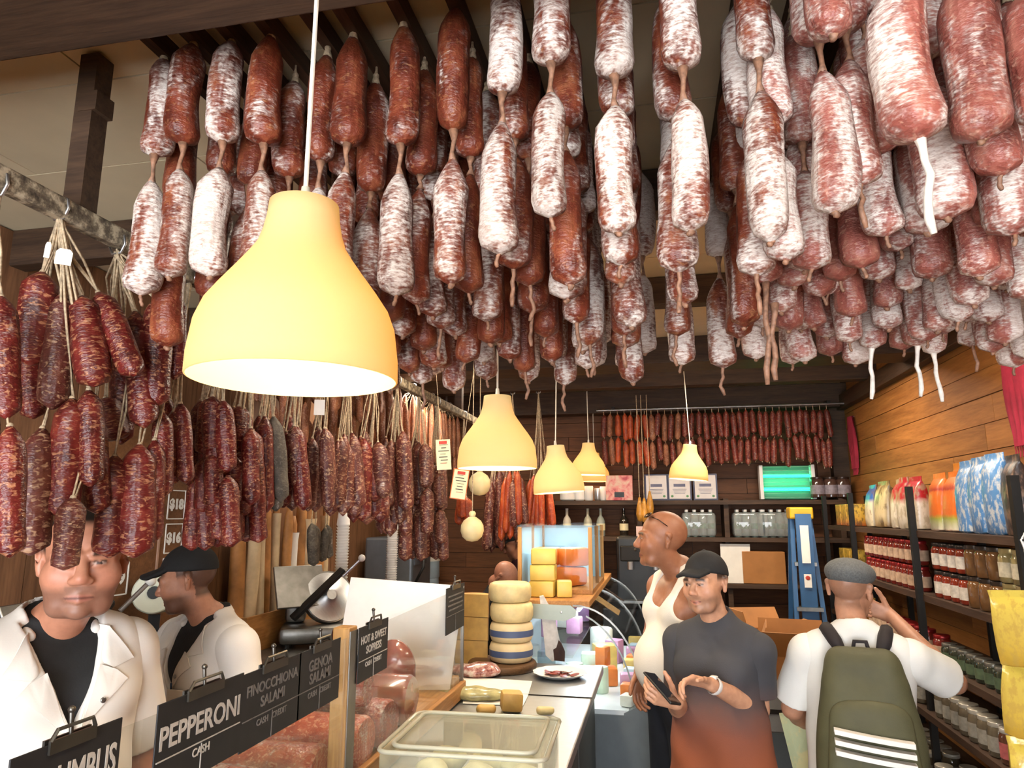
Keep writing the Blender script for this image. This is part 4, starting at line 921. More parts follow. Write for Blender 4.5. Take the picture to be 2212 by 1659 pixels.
# ---- two workers far behind the cheese counter
D3 = 4.65; pm = Vector((0, 0, CAMZ))+ray(1104, 1238)*D3
p = Person('bald person bending over the meat trays behind the cheese wheels', (pm.x-.26, pm.y, 0), R(78), 1.60, head=(R(5), R(55), 0), lean=(0, -.20), head_off=(0, -.02, -.06), skin='c4886c')
p.make_body(voxel=.007); S = Sdf(.007); p.torso(S, .014)
for q in (-1, 1): sleeve(p, S, q, .8, .016, .02)
p.part('t_shirt', S, M['black_cloth']); flush(M['black_cloth']); p.pants(M['black_cloth']); p.shoes(M['black'])
pm = Vector((0, 0, CAMZ))+ray(1118, 1172)*5.9
p = Person('person in black cap and dark plum shirt behind the bending worker', (pm.x, pm.y, 0), R(-60), 1.72, head=(R(-10), R(25), 0), skin='a06e54')
p.make_body(voxel=.007); S = Sdf(.007); p.torso(S, .016)
for q in (-1, 1): sleeve(p, S, q, .8, .016, .02)
p.part('t_shirt', S, mat('plum_cloth', '43202c', .85, var=.1)); flush(bpy.data.materials['plum_cloth']); p.cap(M['black_cloth']); p.pants(M['black_cloth']); p.shoes(M['black'])
# ================================================================== serving counter
M['oak'] = wood('oak_case_wood', '8a5c30', 'c08a50', 1, 1, .5); M['oak_x'] = wood('oak_end_wood', '8a5c30', 'c08a50', 1, 0, .5); M['oak_z'] = wood('oak_post_wood', '8a6238', 'c89858', 1, 2, .5)
SZ = 1.08                        # steel top
t = thing('serving_counter', 'long steel topped serving counter with grey panels', 'counter', (-.75, 2.0, 0))
MB().box((0, .66, SZ-.02), (.9, 2.3, .04), bev=.006).build('worktop', M['steel'], t)
M['grey_panel'] = mat('grey_laminate', '4a5052', .5, var=.08)
MB().box((-.02, .66, .52), (.82, 2.26, 1.0)).build('cabinet_body', M['grey_panel'], t)
for i in range(3): MB().box((.395, -.1+i*.76, .55), (.015, .73, .86), bev=.004).build('front_panel', M['grey_panel'], t)
MB().box((0, 1.15, SZ+.002), (.9, .006, .003)).build('worktop_seam', M['groove'], t)
o = MB().box((-1.05, .35, .53), (.55, 1.0, 1.06), bev=.01).build('counter_front_unit', M['grey_panel']); tag(o, 'low grey counter block nearest the viewer under the salami case', 'counter')
# ---- glass case with wooden frame and salami logs inside
CX0, CX1, CY0, CY1, CZ = -1.22, -.84, .75, 3.06, 1.09
t = thing('display_case', 'wood framed glass display case full of salami logs on the counter', 'display case', (0, 0, 0))
W_ = CX1-CX0
MB().box(((CX0+CX1)/2, (CY0+CY1)/2, CZ+.012), (W_, CY1-CY0, .022)).build('case_floor', M['oak'], t)
MB().box((CX1, (CY0+CY1)/2, CZ+.028), (.022, CY1-CY0, .062), bev=.004).build('front_rail', M['oak'], t)
MB().box((CX0, (CY0+CY1)/2, CZ+.02), (.02, CY1-CY0, .05), bev=.004).build('rear_rail', M['oak'], t)
MB().box(((CX0+CX1)/2, CY1, CZ+.03), (W_, .022, .062), bev=.004).build('end_rail', M['oak_x'], t)
PY = atX(748, 1450, CX1-.02).y
pp = MB().box((CX1-.028, PY, CZ+.235), (.05, .055, .43), bev=.004).build('post', M['oak_z'], t); MB().box((CX1-.0015, PY, CZ+.23), (.003, .050, .42)).build('steel_strip', M['steel_dark'], pp)
MB().box((CX0+.03, CY1-.03, CZ+.04), (.05, .05, .05), bev=.004).build('corner_block', M['oak_z'], t); MB().box((CX1-.05, CY1-.03, CZ+.05), (.07, .035, .06), bev=.004).build('corner_block', M['oak_z'], t)
gt = 1.50; gz = CZ+.05
MB().box((CX1-.006, (CY0+PY)/2, (gz+1.515)/2), (.005, PY-CY0-.05, 1.515-gz)).build('front_pane', M['glass'], t)
MB().add([(CX1-.008, PY+.03, gz), (CX1-.008, CY1-.02, gz), (CX1-.008, CY1-.02, 1.535), (CX1-.008, PY+.03, 1.515), (CX1-.003, PY+.03, gz), (CX1-.003, CY1-.02, gz), (CX1-.003, CY1-.02, 1.535), (CX1-.003, PY+.03, 1.515)], [(0,1,2,3),(4,7,6,5),(0,4,5,1),(1,5,6,2),(2,6,7,3),(3,7,4,0)]).build('front_pane', M['glass'], t)
MB().box(((CX0+CX1)/2+.05, CY1-.008, (gz+1.54)/2), (W_-.1, .005, 1.54-gz)).build('end_pane', M['glass'], t)
MB().box((CX1-.006, CY1-.010, (gz+1.54)/2), (.012, .012, 1.54-gz)).build('pane_edge_trim', M['steel_dark'], t)
b1 = atY(758, 1247, 2.93); b2 = atY(1002, 1266, 3.02); b3 = atY(972, 1440, 3.0); b4 = atY(835, 1455, 2.95); b5 = atY(736, 1372, 2.90)
def sheet(pts, off, name, m, parent=None):
    o = Vector(off); n = len(pts); P_ = [Vector(q) for q in pts]; return MB().add([tuple(q) for q in P_]+[tuple(q+o) for q in P_], [tuple(range(n)), tuple(range(2*n-1, n-1, -1))]+[(i, (i+1) % n, n+(i+1) % n, n+i) for i in range(n)]).build(name, m, parent)
b3.z = min(b3.z, 1.12); b4.z = 1.12
o = sheet([b1, b2, b3, b4, b5], (0, .008, 0), 'white_board', M['white_plastic']); tag(o, 'white plastic sheet closing the back of the salami case', 'board')
# ---- salami and meat logs inside (each one a thing)
M['log'] = salami_mat('sliced_salami_log', ('943620', 'b44c30', 'cc6a44'), 'e4a480', -.35, .55, .3); M['log_red'] = salami_mat('wrapped_red_salami', ('6a1f1a', '8c3026', 'a84838'), 'd09070', -.35, .45, .25); M['ham'] = mat('wrapped_ham', '9a5448', .25, var=.25, vs=18, coat=.6)
M['cheese_y'] = mat('yellow_cheese', 'd8a84c', .45, var=.1, vs=20, bump=.2, bs=40, sss=.15); M['nduja'] = mat('orange_spread', 'b8482a', .4, var=.15)
def log(label, c, L, r, rz, m, sq=.85, blunt=True):
    t = thing('salami_log', label, 'salami log', c, rz, 'logs in the salami case')
    pr = [(0, -L/2), (r*.9, -L/2), (r, -L/2+r*.12), (r*1.02, 0), (r, L/2-r*.12), (r*.9, L/2), (0, L/2)] if blunt else [(0, -L/2), (r*.5, -L/2+r*.12), (r*.85, -L/2+r*.4), (r, -L/2+r), (r, L/2-r), (r*.85, L/2-r*.4), (r*.5, L/2-r*.12), (0, L/2)]
    mm = MB().lathe(pr, 22, (0, 0, r*sq), (1, 0, 0), 1, 1); 
    for i, v in enumerate(mm.v): mm.v[i] = (v[0], v[1], r*sq+(v[2]-r*sq)*sq)
    mm.build('log_body', M[m], t, smooth=True); return t
def pz(px, py, z): return atZ(px, py, z)
ci = CZ+.024
log('front marbled salami log lowest in the case beside the post', (-1.02, 1.40, ci), .30, .075, R(5), 'log')
log('dark marbled salami log behind the lowest one', (-1.03, 1.62, ci), .30, .085, R(-4), 'log_red')
log('coarse pink salami log directly left of the wooden post', (-1.03, 1.83, ci), .28, .08, R(3), 'log')
log('wrapped red salami log just past the post', (-1.02, 2.08, ci), .30, .085, R(0), 'log')
log('wrapped red salami log in the middle of the second bay', (-1.02, 2.28, ci), .30, .085, R(-3), 'log_red')
log('tall wrapped ham log near the white board', (-1.03, 2.50, ci), .30, .10, R(4), 'ham')
log('upper marbled log lying across the two red ones', (-1.04, 2.18, ci+.142), .26, .06, R(2), 'log_red')
t = log('short ham end standing upright against the white board', (-1.05, 2.68, ci), .0, .01, 0, 'ham') if False else thing('ham_end', 'short pink ham end standing upright against the white board', 'ham', (-1.02, 2.66, ci), 0)
S = Sdf(.006); S.ell((0, 0, .16), (.095, .06, .10), .03); S.cap((-.04, 0, .06), (.04, 0, .06), .075, k=.04); S.fn(half((0, 0, .0), (0, 0, -1)), (-.3, -.3, -.2), (.3, .3, .002), .003); sdf_obj('ham_body', S, M['ham'], t, folds(.004, 40, 30))
log('front salami log under the pepperoni card', (-1.0, 1.18, ci), .28, .07, R(-6), 'log_red')
t = thing('orange_spread', 'orange red soft salami piece beside the yellow block', 'salami', (-1.0, 1.13, ci+.145), 0); S = Sdf(.006); S.ell((0, 0, .02), (.06, .05, .05), .02); S.fn(half((0, 0, 0), (0, 0, -1)), (-.3, -.3, -.2), (.3, .3, 0), .003); sdf_obj('spread_body', S, M['nduja'], t)
o = MB().box((-1.09, 1.20, ci+.085), (.12, .14, .165), bev=.012).build('cheese_block', M['cheese_y']); tag(o, 'crumbly yellow cheese block between the two nearest name cards', 'cheese')
log('salami log nearest the shop front in the case', (-1.02, .95, ci), .28, .075, 0, 'log')
# ---- black name cards clipped along the top of the glass
M['card_black'] = mat('black_card', '16161a', .6, var=.15, vs=20); M['chalk'] = mat('chalk_white', 'b8b4b0', .8, var=.12, vs=60); M['chalk_dim'] = mat('faded_chalk', '6e6a68', .85, var=.2, vs=60)
def name_card(px0, px1, ytop, lines, label, w, h, faded=False, X=CX1+.004, ztop=None):
    y0 = atX(px0, ytop, X).y; y1 = atX(px1, ytop, X).y; z = ztop if ztop else 1.44
    w = y1-y0
    t = thing('name_card', label, 'sign', (X, (y0+y1)/2, z-h/2+.006), 0, None, (R(90), 0, R(90)))   # local x along +y world, local y up
    MB().box((0, 0, 0), (w, h, .003), bev=.001).build('card_sheet', M['card_black'], t)
    ck = M['chalk_dim'] if faded else M['chalk']
    for (txt, ly, size) in lines:
        me = text_mesh(txt, size, ck, .0004, size*.02); xs = [v.co.x for v in me.vertices]; ww = max(xs)-min(xs); q = min(1, w*.92/ww); me.transform(Matrix.Diagonal((q, 1, 1, 1))); link('lettering', me, t, (0, ly*h, .002))
    mm = MB()
    if not lines:
        for j in range(4): mm.box((0, (.30-.1*j)*h, .002), (w*(.8-.1*(j % 2)), .006, .001))
    mm.box((0, -.12*h, .002), (w*.96, .0022, .001)).box((0, -.32*h, .002), (.0022, h*.36, .001)); mm.build('ruled_line', ck, t)
    c = MB(); zc = h/2   # clip
    c.box((0, zc-.004, .004), (w*.42, .018, .004)).box((0, zc-.004, -.006), (w*.42, .018, .004)).cyl((0, zc+.004, -.001), (0, zc+.032, -.004), .003, .0035).sphere((0, zc+.036, -.004), .0055, 8, 6).tube([(-w*.2, zc+.004, .004), (-w*.16, zc+.018, .006), (w*.16, zc+.018, .006), (w*.2, zc+.004, .004)], .003, 6)
    c.build('clip', mat('clip_steel', '5a5650', .35, .8, var=.1) if 'clip_steel' not in bpy.data.materials else bpy.data.materials['clip_steel'], t, smooth=True)
    return t
name_card(30, 262, 1570, [('COLUMBUS', .12, .06), ('CASH', -.24, .018), ('CREDIT', -.24, .0)] [:2], 'black card lettered COLUMBUS nearest the viewer on the case', .2, .15, ztop=1.53)
name_card(345, 525, 1480, [('PEPPERONI', .10, .052), ('CASH', -.22, .02)], 'black card lettered PEPPERONI clipped to the case glass', .2, .15, ztop=1.527)
name_card(528, 650, 1420, [('FINOCCHIONA', .24, .03), ('SALAMI', .04, .03), ('CASH   CREDIT', -.22, .018)], 'faded black card with two chalk lines between pepperoni and genoa', .2, .15, True, ztop=1.522)
name_card(648, 735, 1390, [('GENOA', .22, .036), ('SALAMI', .02, .034), ('CASH   CREDIT', -.22, .018)], 'faded black card reading SALAMI just before the wooden post', .2, .15, True, ztop=1.522)
name_card(776, 838, 1345, [('HOT & SWEET', .24, .03), ('SOPRESS', .04, .03), ('CASH   CREDIT', -.22, .018)], 'black card just past the wooden post in front of the ham', .2, .15, ztop=1.527)
name_card(964, 1003, 1262, [], 'grey black card at the far corner of the glass case', .15, .18, True, ztop=1.55)
# ================================================================== things on the steel top
M['cream'] = mat('cream_cheese_rind', 'dcc79a', .5, var=.06, vs=14, sss=.1); M['cheese_cut'] = mat('pale_cut_cheese', 'dcc690', .5, var=.1, vs=22, bump=.1, sss=.1); M['blue_band'] = mat('slate_blue_band', '4a587a', .5, var=.06)
M['board'] = wood('round_board_wood', '3a2818', '6a4c30', 1.2, 0, .5)
bp_ = pz(1085, 1430, SZ+.03)
o = MB().lathe([(.17, 0), (.175, .008), (.175, .026), (.17, .034)], 36, (bp_.x, bp_.y, SZ+.001)).build('round_board', M['board'], smooth=True); tag(o, 'dark round wooden board under the cheese wheels', 'board')
BZ = SZ+.036
def wheel(c, r, h, m, label, bands=()):
    t = thing('cheese_round', label, 'cheese', c, 0, 'stacked cheese wheels')
    MB().lathe([(r*.80, 0), (r*.93, h*.06), (r, h*.28), (r, h*.72), (r*.93, h*.94), (r*.80, h)], 32).build('wheel_body', m, t, smooth='all')
    for b0, b1 in bands: MB().lathe([(r+.0012, h*b0), (r+.0018, h*(b0+b1)/2), (r+.0012, h*b1)], 32, cap=False).build('colour_band', M['blue_band'], t, smooth='all')
    return t
cw = atY(1104, 1420, bp_.y+.02); px_m = 1500/ (ray(1104, 1420).length and (Vector((cw.x, cw.y, cw.z-CAMZ)).dot(_F)))
rw = 47/px_m; hw = 40.5/px_m
for i, (m, lab, dx) in enumerate(((M['cream'], 'lowest white cheese wheel with a blue band on the round board', 0), (M['cream'], 'blue banded cheese wheel second from the bottom', .002), (M['cheese_cut'], 'plain cut cheese wheel second from the top of the tall stack', .003), (M['cheese_cut'], 'plain cut cheese wheel topmost of the tall stack', -.006))):
    wheel((cw.x+dx, cw.y, BZ+i*(hw+.001)), rw, hw, m, lab, ((.30, .62),) if i < 2 else ())
cb = atY(1025, 1420, bp_.y+.05)
M['wedge'] = mat('golden_wedge_cheese', 'cfa65c', .5, var=.12, vs=16, bump=.15, sss=.1); M['rind'] = mat('brown_rind', 'a87c44', .6, var=.15)
for i, lab in enumerate(('lowest golden cheese half beside the wheels', 'middle golden cheese half beside the wheels', 'topmost golden cheese half with brown rind')):
    t = thing('cheese_half', lab, 'cheese', (cb.x-.02+.003*i, cb.y+.01, BZ-.034+.0+i*.117), R(4-5*i), 'golden cheese halves')
    n = 14; r = .085; poly = [(r*math.cos(a), r*math.sin(a)) for a in [math.pi*q/n for q in range(n+1)]]
    MB().prism(poly, .114, Matrix.Translation((0, -.0, .001))).build('cut_body', M['wedge'], t)
    MB().prism([((r+.002)*math.cos(a), (r+.002)*math.sin(a)) for a in [math.pi*q/n for q in range(n+1)]]+[(r*.985*math.cos(a), r*.985*math.sin(a)) for a in [math.pi*(n-q)/n for q in range(n+1)]], .116).build('rind', M['rind'], t)
# paper plate with sliced meat
pp_ = pz(1210, 1452, SZ+.02)
t = thing('paper_plate', 'white scalloped paper plate with meat samples on the steel top', 'plate', (pp_.x, pp_.y, SZ+.001), 0)
n = 36; vs = []; prof = [(.0, .004), (.085, .004), (.105, .012), (.128, .022), (.132, .0235), (.128, .019), (.104, .008), (.085, 0), (0, 0)]
mm = MB().lathe(prof, 48, cap=False)
for i, v in enumerate(mm.v):
    r = math.hypot(v[0], v[1]); a = math.atan2(v[1], v[0])
    if r > .1: q = 1+.02*math.cos(14*a)*(r-.1)/.03; mm.v[i] = (v[0]*q, v[1]*q, v[2])
mm.build('plate_body', M['white_plastic'], t, smooth='all')
M['cured'] = mat('cured_meat_slice', '8c3a2c', .4, var=.3, vs=60)
for i in range(16):
    a = random.uniform(0, 6.28); r = random.uniform(.02, .085); S = MB().lathe([(.0, 0), (.018, .001), (.019, .003), (0, .004)], 9, sx=1.3)
    o = S.build('meat_slice', M['cured'], None, (pp_.x+r*math.cos(a), pp_.y+r*math.sin(a)*.7, SZ+.007+.0035*(i % 4)), (random.uniform(-.35, .35), random.uniform(-.35, .35), a)); tag(o, 'cured meat slice heaped on the scalloped paper plate', 'meat slice', 'meat samples on the plate')
# wedge wrapped in white printed paper
pk = pz(1195, 1435, SZ); t = thing('wrapped_bread', 'dark bread wedge in a slanted white paper sleeve behind the plate', 'bread', (pk.x-.01, pk.y+.1, SZ), R(10))
MB().prism([(-.075, .33), (-.055, .335), (.0, .25), (.05, .02), (-.01, .0), (-.045, .03)], .05, Matrix.Translation((0, .02, 0)) @ Matrix.Rotation(R(90), 4, 'X')).build('paper_sleeve', mat('printed_grey_paper', 'c8c4c0', .7, var=.12, vs=30), t)
MB().prism([(.0, .005), (.055, .0), (.058, .05), (.04, .09), (.025, .11), (.012, .07), (-.005, .06)], .052, Matrix.Translation((0, .021, 0)) @ Matrix.Rotation(R(90), 4, 'X')).build('bread_end', mat('dark_rye', '3a2018', .8, var=.2, bump=.4), t)
MB().sphere((-.022, -.031, .245), (.008, .002, .005), 8, 5).build('red_mark', M['red_ink'], t)
# clear plastic bin with lid
M['clear'] = thin_glass('clear_plastic', (.98, .99, .97), .5, .10, 'e8e4cc'); M['clear_rim'] = thin_glass('clear_plastic_rim', (.95, .97, .93), 1.0, .40, 'ece8d4')
q1 = pz(1225, 1570, SZ+.16); q2 = pz(905, 1545, SZ+.16)
t = thing('clear_bin', 'clear lidded plastic bin of cheese pieces on the near counter end', 'bin', (-.53, 2.06, SZ+.001), R(2))
bw, bl, bh = .45, .38, .15
MB().box((0, 0, .004), (bw-.03, bl-.03, .006)).build('bin_floor', M['clear'], t)
for sx_, sy_, dx_, dy_ in ((1, 0, .004, bl), (-1, 0, .004, bl), (0, 1, bw, .004), (0, -1, bw, .004)): MB().box((sx_*(bw/2-.008), sy_*(bl/2-.008), bh/2), (dx_ if sx_ else bw-.02, dy_ if sy_ else bl-.02, bh), bev=.001).build('bin_wall', M['clear'], t)
ld = MB().box((0, 0, bh+.004), (bw-.02, bl-.02, .004)).build('lid', M['clear'], t)
rim = MB()
for r_, zz in ((1.0, bh+.004), (.86, bh+.012)):
    a, b = bw/2*r_, bl/2*r_; cpts = []
    for cx_, cy_, a0 in ((a-.03, b-.03, 0), (-a+.03, b-.03, 90), (-a+.03, -b+.03, 180), (a-.03, -b+.03, 270)):
        for e in range(5): cpts.append((cx_+.03*math.cos(R(a0+e*22.5)), cy_+.03*math.sin(R(a0+e*22.5)), zz))
    rim.tube(cpts+[cpts[0]], .006, 6)
rim.build('lid_rim', M['clear_rim'], ld, smooth='all')
M['curd'] = mat('pale_cheese_curd', 'e8e2b8', .5, var=.12, vs=25, bump=.3, bs=30)
for i in range(9):
    S = Sdf(.008); c = (random.uniform(-.02, .02), 0, .035); S.ell(c, (random.uniform(.05, .07), random.uniform(.04, .06), .035), .02)
    S.fn(half((0, 0, 0), (0, 0, -1)), (-.2, -.2, -.2), (.2, .2, 0), .003)
    o = sdf_obj('cheese_piece', S, M['curd'], None, folds(.006, 60, 50), (-.53+(-.13+.13*(i % 3))+random.uniform(-.01, .01), 2.06+(-.11+.11*(i//3)), SZ+.009), (0, 0, random.uniform(0, 3))); tag(o, 'soft pale cheese piece inside the clear lidded bin', 'cheese', 'cheese pieces in the clear bin')
# cheese offcuts in wrap, paper sheet and packets between bin and plate
M['wrap'] = thin_glass('plastic_wrap', (.97, .97, .95), 1.6, .14, 'e8e2cc')
def lump(label, px, py, r, h, m, name='cheese_offcut'):
    p = pz(px, py, SZ+h*.3); S = Sdf(.006); S.cap((-r*.35, 0, h*.5), (r*.35, 0, h*.5), h*.62, k=.02, sy=1.1); S.fn(half((0, 0, 0), (0, 0, -1)), (-.3, -.3, -.3), (.3, .3, 0), .003); S.fn(half((0, 0, h), (.1, .1, 1)), (-.3, -.3, h*.5), (.3, .3, h*3), .006)
    o = sdf_obj(name, S, m, None, folds(.003, 50, 40), (p.x, p.y, SZ+.0035), (0, 0, R(20))); tag(o, label, 'cheese'); return o
_q = pz(1105, 1520, SZ+.03); tag(MB().box((0, 0, .036), (.085, .075, .072), (0, R(4), 0), bev=.012).build('cheese_offcut', M['wedge'], None, (_q.x, _q.y, SZ+.005), (0, 0, R(18)), smooth=True), 'wrapped yellow cheese cube on the steel top behind the clear bin', 'cheese'); lump('flat yellow cheese disc left of the wrapped cube', 1050, 1538, .05, .035, M['wedge']); lump('netted cheese lump near the counter edge behind the bin', 1178, 1540, .05, .03, M['cheese_cut'])
s1 = [pz(x, y, SZ+.002) for x, y in ((1000, 1462), (1150, 1472), (1140, 1505), (1130, 1525), (1000, 1520))]
o = sheet([tuple(q) for q in s1], (0, 0, .0015), 'paper_sheet', M['paper']); tag(o, 'white deli paper sheet spread on the steel top', 'paper')
k = NT('marbled_meat_pack'); k.set('Base Color', k.ramp(k.noise(k.obj(), 28, 4, .7), [(.35, '6a2a2c'), (.5, 'b08078'), (.62, 'd8ccc4')])); k.set('Roughness', .15); M['pack'] = k.m
p = pz(1040, 1450, SZ+.02); S = Sdf(.006); S.ell((0, 0, .025), (.13, .07, .032), .02); S.ell((.05, .01, .035), (.06, .05, .03), .02); S.fn(half((0, 0, 0), (0, 0, -1)), (-.3, -.3, -.3), (.3, .3, 0), .003)
o = sdf_obj('wrapped_meat', S, M['pack'], None, folds(.004, 60, 60), (p.x-.03, p.y-.02, SZ+.001)); tag(o, 'clear wrapped packet of sliced red meat below the golden cheeses', 'meat packet')
p = pz(1040, 1500, SZ+.02); S = Sdf(.006); S.ell((0, 0, .02), (.15, .06, .028), .02); S.fn(half((0, 0, 0), (0, 0, -1)), (-.3, -.3, -.3), (.3, .3, 0), .003)
o = sdf_obj('wrapped_greens', S, mat('wrapped_pale_green', 'b0a878', .2, var=.25, vs=20), None, folds(.005, 60, 60), (p.x-.04, p.y-.01, SZ+.004)); tag(o, 'crumpled wrapped pale green cheese bundle on the deli paper', 'cheese')
# ================================================================== curved glass cheese case
DY0, DY1 = 3.86, 5.7
t = thing('curved_glass_case', 'curved glass refrigerated cheese case lit cold white', 'display case', (0, 0, 0))
M['case_grey'] = mat('case_grey_plastic', '5c6468', .45, var=.06); M['case_white'] = mat('case_white_enamel', 'd4dce0', .4, var=.03)
fx = -.085; bz = .82
MB().box((-.50, (DY0+DY1)/2, .36), (.76, DY1-DY0, .72)).build('case_base', M['case_grey'], t)
prof = [(.02, .40), (.10, .50), (.11, .74), (.06, .86), (-.02, .87), (-.08, .84), (-.08, .40)]
m4 = Matrix(((1, 0, 0, 0), (0, 0, 1, 0), (0, 1, 0, 0), (0, 0, 0, 1)))
MB().prism([(fx+a-.04, z) for a, z in prof], DY1-DY0, Matrix.Translation((0, DY0, 0)) @ m4).build('bumper', M['case_grey'], t)
MB().prism([(fx+a-.04+.002, z) for a, z in [(.02, .12), (.10, .40), (.02, .47), (-.08, .42), (-.08, .12)]], DY1-DY0-.02, Matrix.Translation((0, DY0+.01, 0)) @ m4).build('kick_plate', M['grey_panel'], t)
# the curved pane, from the bumper up and back over the goods
arc = []
for i in range(15):
    u = i/14; a = R(92*u); arc.append((fx-.005-.36*(1-math.cos(a))*1.0, .85+.52*math.sin(a)))
def ribbon(arc, y0, y1, th, name, m, parent):
    mb = MB(); n = len(arc)
    for q, (yy) in enumerate((y0, y1)):
        for x, z in arc: mb.v.append((x, yy, z))
    for q, (yy) in enumerate((y0, y1)):
        for i, (x, z) in enumerate(arc):
            x0, z0 = arc[max(i-1, 0)]; x1, z1 = arc[min(i+1, n-1)]; nx, nz = (z1-z0), -(x1-x0); l = math.hypot(nx, nz); mb.v.append((x-nx/l*th, yy, z-nz/l*th))
    f = []
    for i in range(n-1): f += [(i, i+1, n+i+1, n+i), (2*n+i, 3*n+i, 3*n+i+1, 2*n+i+1), (i, 2*n+i, 2*n+i+1, i+1), (n+i, n+i+1, 3*n+i+1, 3*n+i)]
    f += [(0, n, 3*n, 2*n), (n-1, 3*n-1, 4*n-1, 2*n-1)]
    mb.f = f; mb.mi = [0]*len(f); return mb.build(name, m, parent, smooth=True)
ribbon(arc, DY0+.01, (DY0+DY1)/2-.004, .006, 'curved_pane', M['glass_clear'], t); ribbon(arc, (DY0+DY1)/2+.004, DY1-.01, .006, 'curved_pane', M['glass_clear'], t)
for y in (DY0, (DY0+DY1)/2-.003, DY1-.008): ribbon([(x+.002, z+.002) for x, z in arc], y, y+.007, .009, 'pane_edge', M['steel_dark'], t)
MB().box((-.50, DY0+.01, .46), (.74, .022, .74)).build('end_skirt', M['case_grey'], t)
# second inner rail seen through the end, and the clear end wall
ribbon([(x-.05, z-.03) for x, z in arc[1:12]], DY0+.02, DY0+.027, .008, 'inner_rail', M['steel_dark'], t)
ep = [(x-.004, z) for x, z in arc]+[(-.86, 1.37), (-.86, .86)]
MB().prism(ep, .005, Matrix.Translation((0, DY0+.003, 0)) @ m4).build('end_pane', M['glass_clear'], t)
MB().box((-.62, (DY0+DY1)/2, 1.375), (.50, DY1-DY0, .035), bev=.004).build('top_shelf', M['oak'], t)
MB().box((-.86, (DY0+DY1)/2, 1.05), (.03, DY1-DY0, .66)).build('rear_wall', M['case_white'], t)
MB().box((-.50, (DY0+DY1)/2, .84), (.72, DY1-DY0-.02, .025)).build('deck', M['case_white'], t)
MB().box((-.66, (DY0+DY1)/2, 1.10), (.38, DY1-DY0-.06, .012)).build('inner_shelf', M['glass_clear'], t)
lt = MB().cyl((-.44, DY0+.1, 1.335), (-.44, DY1-.1, 1.335), .012).build('light_tube', mat('cold_tube', 'eaf4ff', .4, var=0, emit='cfe6ff', es=5), t)
area('case_tube_light', (-.46, (DY0+DY1)/2, 1.315), (0, 0, 0), .05, DY1-DY0-.2, 7, (.78, .9, 1.0))
# end plate with two screws at the top of the case
pl = pz(1170, 1305, 1.36)
MB().prism([(-.19, -.03), (.10, -.045), (.155, -.02), (.16, .012), (.13, .035), (-.19, .04)], .012, Matrix.Translation((-.60, DY0-.01, 1.335)) @ Matrix.Rotation(R(90), 4, 'X')).build('end_plate', mat('pale_grey_plate', '9aa49c', .4, .2, var=.05), t)
MB().sphere((-.72, DY0-.024, 1.34), (.007, .003, .007), 8, 5).sphere((-.52, DY0-.024, 1.335), (.007, .003, .007), 8, 5).build('screw', M['steel'], t)
# cheeses inside
PAL = {'blue': ('pale_wrapped_cheese', 'b8ccd8'), 'mint': ('mint_cheese', 'c4d8c0'), 'or': ('orange_cheddar', 'd87830'), 'yel': ('holey_yellow_cheese', 'd8b868'), 'pink': ('pink_label_cheese', 'c090b0'), 'wht': ('white_brie', 'dcdcd0'), 'pur': ('purple_wax_cheese', '5a3a5c')}
for q in PAL: M['c_'+q] = mat(PAL[q][0], PAL[q][1], .4, var=.1, vs=20, bump=.1)
CHS = [('or', -.33, 4.05, .96, .07, .075, .11, 'orange cheddar block standing behind the curved pane'), ('or', -.33, 4.05, .853, .16, .12, .1, 'orange cheddar slab under the standing block'), ('mint', -.45, 3.62, .853, .10, .10, .20, 'tall mint white cheese cylinder near the glass end'), ('mint', -.33, 3.86, .853, .09, .09, .14, 'mint white cheese cylinder beside the tall one'),
  ('yel', -.60, 3.60, .853, .085, .06, .17, 'holey yellow cheese cut near the case end'), ('yel', -.50, 3.66, .853, .12, .08, .12, 'crumbly yellow cheese piece low in the case'), ('blue', -.52, 3.54, .853, .14, .07, .06, 'blue wrapped cheese bags at the case front end'), ('blue', -.62, 3.85, .853, .12, .1, .22, 'pale blue wrapped cheese wheel under the shelf'), ('mint', -.62, 3.88, 1.107, .07, .07, .10, 'small white cheese wedge on the glass shelf'), ('pink', -.66, 4.1, 1.107, .1, .1, .13, 'lilac labelled cheese on the glass shelf'), ('pink', -.52, 4.25, 1.107, .09, .1, .1, 'pink wrapped cheese further along the glass shelf'), ('wht', -.60, 4.5, 1.107, .12, .12, .1, 'white brie on the glass shelf'),
  ('yel', -.35, 4.45, .853, .14, .12, .16, 'yellow cheese half behind the cheddar'), ('pur', -.55, 4.8, 1.107, .14, .12, .12, 'purple waxed cheese at the far shelf end'), ('wht', -.40, 4.85, .853, .16, .14, .2, 'white cheese stack deep in the case'), ('pink', -.3, 4.7, .853, .1, .1, .15, 'lilac wrapped cheese next to the white stack'), ('blue', -.72, 3.6, .853, .1, .1, .16, 'pale wrapped cheese at the rear corner'), ('mint', -.42, 4.15, .853, .1, .1, .16, 'round mint cheese behind the cheddar slab'), ('wht', -.78, 4.1, .853, .12, .1, .2, 'white wrapped cheese against the rear wall')]
for i, (kx, x, y, z, w, d, h, lab) in enumerate(CHS):
    rnd_ = kx in ('mint', 'wht', 'blue') and i % 2 == 0
    if 'cylinder' in lab or rnd_: mb = MB().lathe([(w*.46, 0), (w*.5, .008), (w*.5, h-.01), (w*.45, h), (0, h)], 20)
    else: mb = MB().box((0, 0, h/2), (w, d, h), bev=.01)
    o = mb.build('case_cheese', M['c_'+kx], None, (x-.02, y+.36, z), (0, 0, R((i*37) % 50-25)), smooth=True); tag(o, lab, 'cheese')
